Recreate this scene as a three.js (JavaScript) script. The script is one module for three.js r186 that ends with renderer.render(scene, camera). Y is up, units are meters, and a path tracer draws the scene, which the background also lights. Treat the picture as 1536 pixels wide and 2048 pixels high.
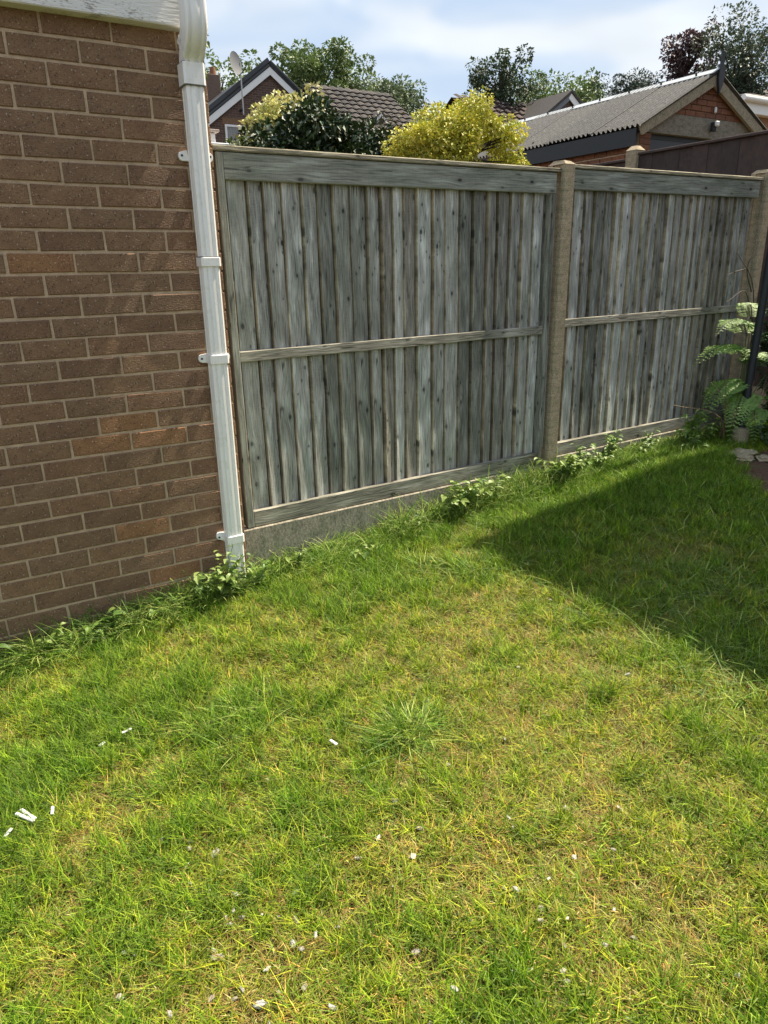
import * as THREE from 'three';
import { mergeGeometries } from 'three/addons/utils/BufferGeometryUtils.js';
import { createNoise2D, createNoise3D } from 'simplex-noise';

/* ---------- camera, sky, sun, exposure ---------- */
const scene = new THREE.Scene();
const camera = new THREE.PerspectiveCamera(71.474, 0.75, 0.05, 900);
camera.position.set(-1.0032, 1.3606, 2.9142);
camera.rotation.set(-0.33149, -0.53742, -0.01718, 'YXZ');
const renderer = new THREE.WebGLRenderer({ antialias: true });
renderer.toneMapping = THREE.LinearToneMapping;
renderer.toneMappingExposure = 2.0;
renderer.shadowMap.enabled = true;
const SUN = new THREE.Vector3(0.5, 0.865, 0.0155).normalize();
const sun = new THREE.DirectionalLight(0xfff0d8, 5);
sun.position.copy(SUN).multiplyScalar(60);
sun.castShadow = true;
sun.shadow.mapSize.set(4096, 4096);
Object.assign(sun.shadow.camera, { left: -14, right: 14, top: 14, bottom: -14, near: 1, far: 120 });
scene.add(sun, sun.target);

/* ---------- random numbers and noise ---------- */
function rngOf(seed) {
  let a = seed >>> 0;
  return () => { a = (a + 0x6d2b79f5) | 0; let t = Math.imul(a ^ (a >>> 15), 1 | a); t = (t + Math.imul(t ^ (t >>> 7), 61 | t)) ^ t; return ((t ^ (t >>> 14)) >>> 0) / 4294967296; };
}
const n2 = createNoise2D(rngOf(11)), n3 = createNoise3D(rngOf(12));
const fbm = (x, y, o = 4) => { let s = 0, a = 0.5, f = 1; for (let i = 0; i < o; i++) { s += a * n2(x * f + i * 17.3, y * f - i * 9.1); f *= 2.03; a *= 0.5; } return s; };
const fbm3 = (x, y, z, o = 4) => { let s = 0, a = 0.5, f = 1; for (let i = 0; i < o; i++) { s += a * n3(x * f + i * 7.7, y * f, z * f - i * 5.1); f *= 2.03; a *= 0.5; } return s; };
const clamp = (x, a = 0, b = 1) => Math.min(b, Math.max(a, x));
const sstep = (a, b, x) => { const t = clamp((x - a) / (b - a)); return t * t * (3 - 2 * t); };
const mix = (a, b, t) => a + (b - a) * t;

/* ---------- sky: thin streaky cloud over pale blue ---------- */
{
  const W = 1024, H = 512, d = new Float32Array(W * H * 4);
  for (let j = 0; j < H; j++) for (let i = 0; i < W; i++) {
    const el = ((j + 0.5) / H - 0.5) * Math.PI, az = ((i + 0.5) / W - 0.5) * 2 * Math.PI;
    const y = Math.sin(el), c = Math.cos(el), x = c * Math.cos(az), z = c * Math.sin(az);
    const k = (j * W + i) * 4;
    let r, g, b;
    if (y < -0.01) { r = 0.13; g = 0.15; b = 0.1; } else {
      const h = Math.pow(clamp(y), 0.55);
      r = mix(0.4, 0.17, h); g = mix(0.455, 0.27, h); b = mix(0.5, 0.44, h);
      const q = 1 / (y + 0.22), px = x * q, pz = z * q;
      const wx = fbm(px * 0.9 + 3, pz * 0.9, 3) * 0.55, ang = 0.42;
      const ax = px * Math.cos(ang) + pz * Math.sin(ang), ay = -px * Math.sin(ang) + pz * Math.cos(ang);
      const s = fbm(ax * 0.55 + wx + 5.2, ay * 1.7 + wx + 1.1, 5) + 0.5 * fbm(px * 0.5 - 4, pz * 0.5 + 8, 3);
      const cl = sstep(-0.62, 0.3, s) * 0.92;
      const br = 0.47 + 0.06 * fbm(ax * 2.2, ay * 3.1, 4);
      r = mix(r, br * 0.97, cl); g = mix(g, br * 1.03, cl); b = mix(b, br * 1.1, cl);
    }
    d[k] = r; d[k + 1] = g; d[k + 2] = b; d[k + 3] = 1;
  }
  const sky = new THREE.DataTexture(d, W, H, THREE.RGBAFormat, THREE.FloatType);
  sky.mapping = THREE.EquirectangularReflectionMapping; sky.magFilter = THREE.LinearFilter; sky.minFilter = THREE.LinearFilter; sky.wrapS = THREE.RepeatWrapping;
  sky.needsUpdate = true;
  scene.background = sky; scene.environment = sky;
}

/* ---------- helpers ---------- */
const taken = {};
const numbered = n => { taken[n] = (taken[n] ?? -1) + 1; return taken[n] ? `${n}_${String(taken[n]).padStart(3, '0')}` : n; };
function tag(o, label, category, group, kind) { if (label) o.userData.label = label; if (category) o.userData.category = category; if (group) o.userData.group = group; if (kind) o.userData.kind = kind; return o; }
function shade(o) { o.castShadow = true; o.receiveShadow = true; return o; }
function thing(name, label, category, [x, y, z] = [0, 0, 0], turn = 0, group) { const o = new THREE.Group(); o.name = numbered(name); o.position.set(x, y, z); o.rotation.y = turn; scene.add(o); return tag(o, label, category, group); }
function part(name, geo, m, parent, x = 0, y = 0, z = 0) { const o = shade(new THREE.Mesh(geo, m)); o.name = name; o.position.set(x, y, z); parent.add(o); return o; }
function solo(name, geo, m, label, category, group) { const o = shade(new THREE.Mesh(geo, m)); o.name = numbered(name); scene.add(o); return tag(o, label, category, group); }
function struct(name, geo, m) { const o = shade(new THREE.Mesh(geo, m)); o.name = name; o.userData.kind = 'structure'; scene.add(o); return o; }

const RND = rngOf(77), rr = (a, b, r = RND) => a + (b - a) * r(), pick = (a, r = RND) => a[Math.floor(r() * a.length)];
const lin = (r, g, b) => new THREE.Color().setRGB(r, g, b);

/* geometry from quads / triangles */
class Geo {
  constructor() { this.p = []; this.u = []; this.c = []; this.i = []; }
  v(x, y, z, u = 0, w = 0, c) { this.p.push(x, y, z); this.u.push(u, w); if (c) this.c.push(c[0], c[1], c[2]); return this.p.length / 3 - 1; }
  tri(a, b, c) { this.i.push(a, b, c); }
  quad(P, uv, col) { const k = P.map((p, n) => this.v(p[0], p[1], p[2], uv ? uv[n][0] : 0, uv ? uv[n][1] : 0, col)); this.i.push(k[0], k[1], k[2], k[0], k[2], k[3]); }
  poly3(P, uv, col) { const k = P.map((p, n) => this.v(p[0], p[1], p[2], uv ? uv[n][0] : 0, uv ? uv[n][1] : 0, col)); this.i.push(k[0], k[1], k[2]); }
  done(flat) {
    let g = new THREE.BufferGeometry();
    g.setAttribute('position', new THREE.Float32BufferAttribute(this.p, 3)); g.setAttribute('uv', new THREE.Float32BufferAttribute(this.u, 2));
    if (this.c.length) g.setAttribute('color', new THREE.Float32BufferAttribute(this.c, 3));
    g.setIndex(this.i); if (flat) g = g.toNonIndexed(); g.computeVertexNormals(); return g;
  }
}
/* a box with all edges chamfered; uv in metres, along = which axis the grain (texture v) follows */
function cbox(x0, x1, y0, y1, z0, z1, ch = 0.003, along = 'y', uo = 0, vo = 0, s = 1) {
  const G = new Geo(), X = [x0, x1], Y = [y0, y1], Z = [z0, z1];
  const uvOf = (P, ax) => {
    const p = [P[0] - x0, P[1] - y0, P[2] - z0]; let a, b;
    if (ax === 0) { a = p[2]; b = p[1]; if (along === 'x') [a, b] = [p[1], p[2]]; if (along === 'z') [a, b] = [p[1], p[2]]; }
    else if (ax === 1) { a = p[0]; b = p[2]; if (along === 'x') [a, b] = [p[2], p[0]]; }
    else { a = p[0]; b = p[1]; if (along === 'x') [a, b] = [p[1], p[0]]; }
    return [a * s + uo, b * s + vo];
  };
  const in3 = (ax, sgn) => { // face quad
    const o = [0, 1, 2].filter(k => k !== ax), R = [X, Y, Z], pts = [];
    for (const [a, b] of [[0, 0], [1, 0], [1, 1], [0, 1]]) { const p = [0, 0, 0]; p[ax] = R[ax][sgn]; p[o[0]] = a ? R[o[0]][1] - ch : R[o[0]][0] + ch; p[o[1]] = b ? R[o[1]][1] - ch : R[o[1]][0] + ch; pts.push(p); }
    const flip = (ax === 1) ? sgn === 1 : sgn === 0;
    return flip ? pts.reverse() : pts;
  };
  for (let ax = 0; ax < 3; ax++) for (const sg of [0, 1]) { const q = in3(ax, sg); G.quad(q, q.map(p => uvOf(p, ax))); }
  const cx = (x0 + x1) / 2, cy = (y0 + y1) / 2, cz = (z0 + z1) / 2;
  const orient = (P) => { const a = new THREE.Vector3(...P[0]), n = new THREE.Vector3(...P[1]).sub(a).cross(new THREE.Vector3(...P[2]).sub(a)); const m = P.reduce((t, p) => t.add(new THREE.Vector3(...p)), new THREE.Vector3()).divideScalar(P.length).sub(new THREE.Vector3(cx, cy, cz)); return n.dot(m) < 0 ? P.slice().reverse() : P; };
  const R = [X, Y, Z];
  for (let ax = 0; ax < 3; ax++) { const [o1, o2] = [0, 1, 2].filter(k => k !== ax); for (const s1 of [0, 1]) for (const s2 of [0, 1]) {
    const mk = (e, w) => { const p = [0, 0, 0]; p[ax] = e ? R[ax][1] - ch : R[ax][0] + ch; p[o1] = w ? R[o1][s1] : R[o1][s1] + (s1 ? -ch : ch); p[o2] = w ? R[o2][s2] + (s2 ? -ch : ch) : R[o2][s2]; return p; };
    const q = orient([mk(0, 1), mk(1, 1), mk(1, 0), mk(0, 0)]); G.quad(q, q.map(p => uvOf(p, o1)));
  } }
  for (const a of [0, 1]) for (const b of [0, 1]) for (const c of [0, 1]) {
    const q = orient([[X[a], Y[b] + (b ? -ch : ch), Z[c] + (c ? -ch : ch)], [X[a] + (a ? -ch : ch), Y[b], Z[c] + (c ? -ch : ch)], [X[a] + (a ? -ch : ch), Y[b] + (b ? -ch : ch), Z[c]]]); G.poly3(q, q.map(p => uvOf(p, 2)));
  }
  return G.done(true);
}
function tube(pts, r0, r1, seg = 6, steps = 10) {
  const cur = new THREE.CatmullRomCurve3(pts.map(p => new THREE.Vector3(...p)));
  const g = new THREE.TubeGeometry(cur, steps, 1, seg, false), pos = g.attributes.position, P = cur.getSpacedPoints ? null : null;
  const c = new THREE.Vector3(), v = new THREE.Vector3();
  for (let i = 0; i <= steps; i++) { cur.getPointAt(i / steps, c); const r = mix(r0, r1, i / steps); for (let j = 0; j <= seg; j++) { const k = i * (seg + 1) + j; v.fromBufferAttribute(pos, k).sub(c).multiplyScalar(r).add(c); pos.setXYZ(k, v.x, v.y, v.z); } }
  g.computeVertexNormals(); return g;
}

/* ---------- textures ---------- */
function tex(W, H, fn, srgb = true, rep = true) {   // fn(u,v,i,j) -> [r,g,b] linear 0..1 or a number
  const d = new Uint8Array(W * H * 4), enc = x => Math.round(255 * clamp(srgb ? (x <= 0.0031308 ? 12.92 * x : 1.055 * Math.pow(x, 1 / 2.4) - 0.055) : x));
  for (let j = 0; j < H; j++) for (let i = 0; i < W; i++) { const c = fn(i / W, j / H, i, j), k = (j * W + i) * 4; if (typeof c === 'number') d[k] = d[k + 1] = d[k + 2] = enc(c); else { d[k] = enc(c[0]); d[k + 1] = enc(c[1]); d[k + 2] = enc(c[2]); } d[k + 3] = 255; }
  const t = new THREE.DataTexture(d, W, H); if (srgb) t.colorSpace = THREE.SRGBColorSpace;
  t.magFilter = THREE.LinearFilter; t.minFilter = THREE.LinearMipmapLinearFilter; t.generateMipmaps = true; if (rep) t.wrapS = t.wrapT = THREE.RepeatWrapping; t.needsUpdate = true; return t;
}
const MAT = (o) => { const { c, ...q } = o; const m = new THREE.MeshStandardMaterial({ roughness: 0.85, ...q }); if (c) m.color.setRGB(...c); return m; };
const PHY = (o) => { const { c, ...q } = o; const m = new THREE.MeshPhysicalMaterial({ roughness: 0.85, ...q }); if (c) m.color.setRGB(...c); return m; };

/* brick: 1024 px = 0.9 m, speckled with black pits and white grit, dragged face */
const [brickMap, brickBump] = (() => {
  const W = 1024, sp = new Float32Array(W * W), r = rngOf(5);
  const dot = (x, y, rx, ry, v) => { for (let j = -ry; j <= ry; j++) for (let i = -rx; i <= rx; i++) { if ((i * i) / (rx * rx + .1) + (j * j) / (ry * ry + .1) > 1.1) continue; sp[((y + j + W) % W) * W + ((x + i + W) % W)] = v; } };
  for (let k = 0; k < 9000; k++) dot(Math.floor(r() * W), Math.floor(r() * W), Math.floor(rr(1, 3, r)), Math.floor(rr(1, 3.6, r)), -rr(0.35, 0.95, r));
  for (let k = 0; k < 3600; k++) dot(Math.floor(r() * W), Math.floor(r() * W), Math.floor(rr(1, 3, r)), Math.floor(rr(1, 3.4, r)), rr(0.2, 1, r));
  const bumpA = new Float32Array(W * W);
  const col = tex(W, W, (u, v, i, j) => {
    const q = sp[j * W + i], f = fbm(u * 9, v * 9, 3), g = fbm(u * 90, v * 130, 2), drag = fbm(u * 34, v * 210, 3);
    let t = 1 + 0.22 * f + 0.2 * g + 0.1 * drag; let c = [0.208 * t, (0.123 + 0.006 * f) * t, 0.07 * t];
    if (q < 0) c = c.map(x => x * (1 + q * 0.8)); else if (q > 0) c = [mix(c[0], 0.5, q * .8), mix(c[1], 0.43, q * .8), mix(c[2], 0.34, q * .8)];
    bumpA[j * W + i] = clamp(0.5 + 0.5 * drag + 0.22 * g + 0.3 * q); return c;
  });
  return [col, tex(W, W, (u, v, i, j) => bumpA[j * W + i], false)];
})();
const mortarMap = tex(512, 512, (u, v) => { const t = 1 + 0.25 * fbm(u * 8, v * 8, 4) + 0.25 * fbm(u * 70, v * 70, 2); return [0.5 * t, 0.375 * t, 0.25 * t]; });
const grit = tex(512, 512, (u, v) => clamp(0.5 + 0.4 * fbm(u * 60, v * 60, 3) + 0.3 * fbm(u * 200, v * 200, 1)), false);
const concMap = tex(512, 1024, (u, v) => { const a = fbm(u * 6, v * 12, 4), b = fbm(u * 60, v * 120, 3), c = n2(u * 130, v * 260); const bl = fbm(u * 24 + 3, v * 48, 3); let t = 1 + 0.25 * a + 0.4 * b + 0.55 * bl; if (c > 0.55) t *= 1.4; if (c < -0.6) t *= 0.5; const m = sstep(0.0, 0.4, fbm(u * 5 + 9, v * 9, 4)); return [mix(0.34, 0.26, m) * t, mix(0.3, 0.25, m) * t, mix(0.235, 0.18, m) * t]; });

/* weathered softwood atlas: eight strips of 0.1 m, 1.65 m long */
const [woodMap, woodBump] = (() => {
  const W = 1024, H = 2048, ns = 8, hb = new Float32Array(W * H), r = rngOf(31), knots = [];
  for (let s = 0; s < ns; s++) { const n = 5 + Math.floor(r() * 5), l = []; for (let k = 0; k < n; k++) l.push([rr(0.1, 0.9, r), r() * 16.5, rr(0.035, 0.1, r), r()]); knots.push(l); }
  const P = []; for (let s = 0; s < ns; s++) P.push({ o: r() * 90, f: rr(5, 9, r), g: r(), d: rr(-.2, .16, r), saw: r() });
  const col = tex(W, H, (u, v, i, j) => {
    const s = Math.floor(u * ns), x = u * ns - s, y = v * 16.5, q = P[s];   // x in board widths (0.1 m), y in 0.1 m
    let wx = x, kn = 0, ring = 0;
    for (const [kx, ky, kr, kd] of knots[s]) { const dx = x - kx, dy = (y - ky) * 0.62, d = Math.hypot(dx, dy); if (d > kr * 8) continue; const w = Math.exp(-(d * d) / (kr * kr * 7)); wx += dx * -0.85 * w + 0.02 * w; if (d < kr * 2.2) ring = Math.max(ring, (1 - d / (kr * 2.2)) * (0.6 + 0.4 * Math.sin(d / kr * 14))); if (d < kr) kn = Math.max(kn, sstep(kr, kr * 0.55, d) * (0.55 + 0.45 * kd)); }
    const warp = 0.25 * fbm(x * 1.2 + q.o, y * 0.22, 3);
    const cath = Math.sin((wx + warp) * q.f * 6.28 + 1.5 * fbm(x * 2 + q.o, y * .3, 2));
    const fine = fbm(wx * 46 + q.o, y * 0.9, 3), fib = fbm(wx * 120 + q.o, y * 3.2, 2), blot = fbm(x * 1.6 + q.o, y * 0.32, 4), sawm = q.saw > 0.4 ? fbm(x * 1.4 + q.o, y * 26, 2) : 0;
    const green = sstep(-0.2, 0.45, fbm(x * 0.8 + q.o * 2, y * 0.2 + 4, 3)), crack = sstep(0.86, 0.97, 1 - Math.abs(n2(x * 3.1 + q.o + .12 * fbm(y * .3, q.o, 2), y * 0.1))) * sstep(0.15, 0.4, fbm(x * 2 + 30, y * .5 + q.o, 2));
    const streak = fbm(wx * 15 + q.o * 3, y * 0.28, 3), lat = -Math.pow(clamp(0.5 + 0.5 * cath), 5);
    let t = 1 + 0.26 * lat + 0.3 * fine + 0.2 * fib + 0.42 * streak + 0.42 * blot + 0.16 * sawm + q.d;
    let c = [mix(0.44, 0.37, green) * t, mix(0.42, 0.37, green) * t, mix(0.375, 0.32, green) * t];
    const pale = sstep(0.12, 0.5, blot + .3 * fine); c = [mix(c[0], .56 * t, pale * .55), mix(c[1], .56 * t, pale * .55), mix(c[2], .52 * t, pale * .55)];
    const mould = s < 6 ? sstep(0.0, 0.12, (y - 14.2) * 0.35 + 0.55 * fbm(x * 5 + q.o, y * 0.5, 3) + 0.35 * fbm(x * 22 + q.o, y * 0.8, 2) - 0.2 + 0.25 * q.g - 0.25) * (0.35 + 0.4 * q.g) : 0; c = [c[0] * (1 - mould * .85), c[1] * (1 - mould * .95), c[2] * (1 - mould)];
    const k = 1 - 0.5 * ring, kk = 1 - 0.82 * kn, cr = 1 - 0.75 * crack; c = c.map(z => z * k * kk * cr);
    hb[j * W + i] = clamp(0.55 + 0.14 * cath + 0.35 * fine + 0.2 * fib + 0.1 * sawm - 0.5 * kn - 0.6 * crack); return c;
  });
  return [col, tex(W, H, (u, v, i, j) => hb[j * W + i], false)];
})();
const woodUV = s => [s / 8, 0.125 / 0.1, 1 / 1.65];      // strip offset, u per metre, v per metre

const M = {
  brick: MAT({ map: brickMap, bumpMap: brickBump, bumpScale: 0.0022, roughness: 0.82 }),
  mortar: MAT({ map: mortarMap, bumpMap: grit, bumpScale: 0.002, roughness: 0.95 }),
  conc: MAT({ map: concMap, bumpMap: grit, bumpScale: 0.002, roughness: 0.95, c: [0.95, 0.89, 0.8] }),
  board: MAT({ map: concMap, bumpMap: grit, bumpScale: 0.001, roughness: 0.95, c: [.88, .9, .9] }),
  pvc: PHY({ map: tex(256, 1024, (u, v) => { const a = fbm(u * 30, v * 10, 4), k = sstep(0.16, 0.5, a + 0.5 * fbm(u * 90, v * 40, 2)), t = 1 + 0.04 * fbm(u * 8, v * 4, 3); return [mix(0.88, 0.7, k * .45) * t, mix(0.88, 0.7, k * .45) * t, mix(0.86, 0.62, k * .45) * t]; }), c: [1, 1, 1], roughness: 0.32, clearcoat: 0.15, clearcoatRoughness: 0.3 }),
  screw: MAT({ c: [0.05, 0.05, 0.05], roughness: 0.5, metalness: 0.6 }),
  pole: MAT({ c: [0.012, 0.016, 0.02], roughness: 0.55, bumpMap: grit, bumpScale: 0.0006 }),
};
const brickTints = [[1, 1, 1], [0.93, 0.92, 0.9], [1.05, 1.02, 0.98], [0.9, 0.86, 0.86], [1.04, 0.97, 0.92], [1.08, 1.05, 1.0]].map(c => { const m = M.brick.clone(); m.color.setRGB(...c); return m; });
const brickOrange = M.brick.clone(); brickOrange.color.setRGB(1.32, 1.13, 0.92);
const brickRed = M.brick.clone(); brickRed.color.setRGB(1.25, 1.1, 1.0);
const woodTints = [[0.98, 1.01, 1.02], [0.8, 0.8, 0.78], [1.2, 1.25, 1.28], [0.92, 0.95, 0.95], [0.94, 0.91, 0.87], [0.7, 0.73, 0.71], [1.3, 1.36, 1.4]].map(c => MAT({ map: woodMap, bumpMap: woodBump, bumpScale: 0.0016, roughness: 0.9, vertexColors: true, c }));
const woodRail = MAT({ map: woodMap, bumpMap: woodBump, bumpScale: 0.0016, roughness: 0.9, c: [0.64, 0.68, 0.65] });
const woodCap = MAT({ map: woodMap, bumpMap: woodBump, bumpScale: 0.003, roughness: 0.95, c: [0.85, 0.8, 0.66] });
const woodMid = MAT({ map: woodMap, bumpMap: woodBump, bumpScale: 0.003, roughness: 0.95, c: [0.78, 0.77, 0.7] });

/* ---------- the ground ---------- */
const groundY = (x, z) => clamp((x < 0 ? 0.105 : 0.08) * x, -0.24, 0.2) + (Math.abs(x) < 8 && Math.abs(z) < 8 ? 0.012 * fbm(x * 1.3, z * 1.3, 3) : 0);
{
  const ax = (near0, near1, step, far) => { const a = []; for (let k = near0; k <= near1 + 1e-6; k += step) a.push(k); const lo = [], hi = []; for (let d = step * 2, p = near1; p < far; d *= 1.6) { p += d; hi.push(p); } for (let d = step * 2, p = near0; p > -far; d *= 1.6) { p -= d; lo.unshift(p); } return [...lo, ...a, ...hi]; };
  const xs = ax(-3, 5, 0.05, 420), zs = ax(-0.4, 3.6, 0.05, 420), G = new Geo();
  for (const z of zs) for (const x of xs) G.v(x, groundY(x, z), z, x / 0.8, z / 0.8);
  const nx = xs.length; for (let j = 0; j < zs.length - 1; j++) for (let i = 0; i < nx - 1; i++) { const a = j * nx + i; G.tri(a, a + nx, a + 1); G.tri(a + 1, a + nx, a + nx + 1); }
  const thatch = tex(1024, 1024, (u, v) => { const a = fbm(u * 5, v * 5, 4), b = fbm(u * 60, v * 60, 3), c = fbm(u * 25 + 40, v * 140, 2), d = fbm(u * 140, v * 25, 2); const s = sstep(-0.1, 0.5, Math.max(c, d)), t = 1 + 0.3 * a + 0.4 * b; return [mix(0.03, 0.12, s) * t, mix(0.023, 0.095, s) * t, mix(0.012, 0.04, s) * t]; });
  struct('ground', G.done(), MAT({ map: thatch, bumpMap: grit, bumpScale: 0.004, roughness: 1 }));
  const B = new Geo(), c = [3.35, 1.15]; const N = 26; const ci = B.v(c[0], groundY(...c) + 0.012, c[1], 0, 0);
  for (let k = 0; k <= N; k++) { const a = k / N * Math.PI * 2, r = 0.92 + 0.12 * n2(Math.cos(a) * 2, Math.sin(a) * 2); const x = c[0] + Math.cos(a) * r * 1.0, z = c[1] + Math.sin(a) * r * 0.95; B.v(x, groundY(x, z) + 0.008, z, x * 2, z * 2); }
  for (let k = 1; k <= N; k++) B.tri(ci, ci + k + 1, ci + k);
  const soil = tex(512, 512, (u, v) => { const a = fbm(u * 10, v * 10, 4), b = fbm(u * 50, v * 110, 3); const t = 1 + 0.5 * a + 0.7 * b; return [0.16 * t, 0.085 * t, 0.05 * t]; });
  struct('soil_bed', B.done(), MAT({ map: soil, bumpMap: grit, bumpScale: 0.006, roughness: 1 }));
}
const inBed = (x, z) => Math.hypot((x - 3.35) / 1.0, (z - 1.15) / 0.95) < 0.84 + 0.16 * fbm(x * 4, z * 4, 3);

/* ---------- brick outbuilding on the left ---------- */
const CH = 0.075, Y0 = 2.18;       // course height; y of the joint under the fascia course (course r spans Y0-CH*r downward)
{
  const b = thing('brick_outbuilding', 'brown speckled brick outbuilding wall with white painted fascia at its top', 'building', [0, 0, 0]);
  const wall = part('wall', new THREE.BoxGeometry(4.6, 2.7, 3.2), M.mortar, b, -2.3 - 0.006, 1.05, -1.6 - 0.0055);
  { const uv = wall.geometry.attributes.uv; for (let i = 0; i < uv.count; i++) uv.setXY(i, uv.getX(i) * 9, uv.getY(i) * 5.4); }
  const variants = {};
  const brickGeo = (w, v) => variants[`${w.toFixed(3)}_${v}`] ??= (() => {
    const r = rngOf(100 + v * 7 + Math.round(w * 1000)), d = 0.03, h = 0.065, c = 0.0028, G = new Geo(), uo = r() * 5, vo = r() * 5;
    const j = () => rr(-0.0016, 0.0016, r), U = (x, y) => [uo + x / 0.9, vo + y / 0.9];
    const o = [[-w / 2 + j(), -h / 2 + j()], [w / 2 + j(), -h / 2 + j()], [w / 2 + j(), h / 2 + j()], [-w / 2 + j(), h / 2 + j()]];
    const f = o.map(([x, y]) => [x - Math.sign(x) * c, y - Math.sign(y) * c, rr(-0.0008, 0.0008, r)]), m = o.map(([x, y]) => [x, y, -c]), k = o.map(([x, y]) => [x, y, -d]);
    G.quad(f, f.map(p => U(p[0], p[1])));
    for (let a = 0; a < 4; a++) { const e = (a + 1) % 4; for (const [A, B] of [[m, f], [k, m]]) { const q = [A[a], A[e], B[e], B[a]]; G.quad(q, q.map(p => U(p[0] + p[2], p[1] + p[2]))); } }
    return G.done(true);
  })();
  const perp0 = 0.4379 - 0.65, wallC = new THREE.Vector3(-2.306, 1.05, -1.6055), merged = [];
  const orange = new Set(['18:2', '19:1', '19:2', '24:2', '27:1', '10:3']);
  for (let r = -1; r < 33; r++) {                     // course r between joint r and r+1
    const yc = Y0 - CH * (r + 0.5), odd = r & 1, ends = [];
    let x = odd ? perp0 : perp0 + 0.1125;
    ends.push([odd ? perp0 + 0.005 : perp0 + 0.1175, -0.001]);      // closer at the corner
    for (; x > -4.2; x -= 0.225) ends.push([x - 0.22, x - 0.005]);
    ends.forEach(([a, e], n) => {
      const w = Math.round((e - a) * 1000) / 1000 + rr(-0.003, 0.003) * 0, v = Math.floor(RND() * 6), g = brickGeo(w, v);
      const px = (a + e) / 2 + rr(-0.001, 0.001), py = yc + rr(-0.0012, 0.0012), pz = rr(-0.0013, 0.0012);
      if (px > -1.95 && r < 31) {
        const m = orange.has(`${r}:${n}`) ? brickOrange : pick(brickTints);
        const o = part('brick', g, m, wall, px - wallC.x, py - wallC.y, pz - wallC.z); o.rotation.z = rr(-0.004, 0.004); o.rotation.y = rr(-0.006, 0.006);
        if (m === brickOrange) o.userData.label = 'lighter orange brown brick';
      } else if (py < 2.15 && py > -0.35) { const q = g.clone(); q.translate(px - wallC.x, py - wallC.y, pz - wallC.z); merged.push(q); }
    });
    if (yc < 2.13) { const g = brickGeo(odd ? 0.1 : 0.215, 1).clone(); g.rotateY(Math.PI / 2); g.translate(0.0005 - wallC.x, yc - wallC.y, -0.004 - (odd ? 0.05 : 0.108) - wallC.z); merged.push(g); }
  }
  const far = part('far_bricks', mergeGeometries(merged), M.brick, wall); far.userData.kind = 'stuff';
  const paint = tex(512, 512, (u, v) => { const a = fbm(u * 3, v * 26, 4), bb = fbm(u * 4, v * 4, 4), f = fbm(u * 26, v * 120, 3), s = sstep(0.24, 0.55, bb * 0.7 + f * 0.75), t = 1 + 0.05 * a; return [mix(0.74, 0.3, s) * t, mix(0.73, 0.29, s) * t, mix(0.7, 0.27, s) * t]; });
  const pb = tex(512, 512, (u, v) => clamp(0.5 + 0.5 * fbm(u * 8, v * 60, 4)), false);
  const pm = MAT({ map: paint, bumpMap: pb, bumpScale: 0.002, roughness: 0.6 });
  part('fascia', cbox(-4.6, 0.004, 2.168, 2.62, -0.02, 0.058, 0.004, 'y', 0, 0, 1.4), pm, b);
  part('roof', cbox(-4.65, 0.08, 2.62, 2.7, -3.3, 0.11, 0.01), MAT({ c: [0.06, 0.06, 0.062], roughness: 0.9 }), b);
}

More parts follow.
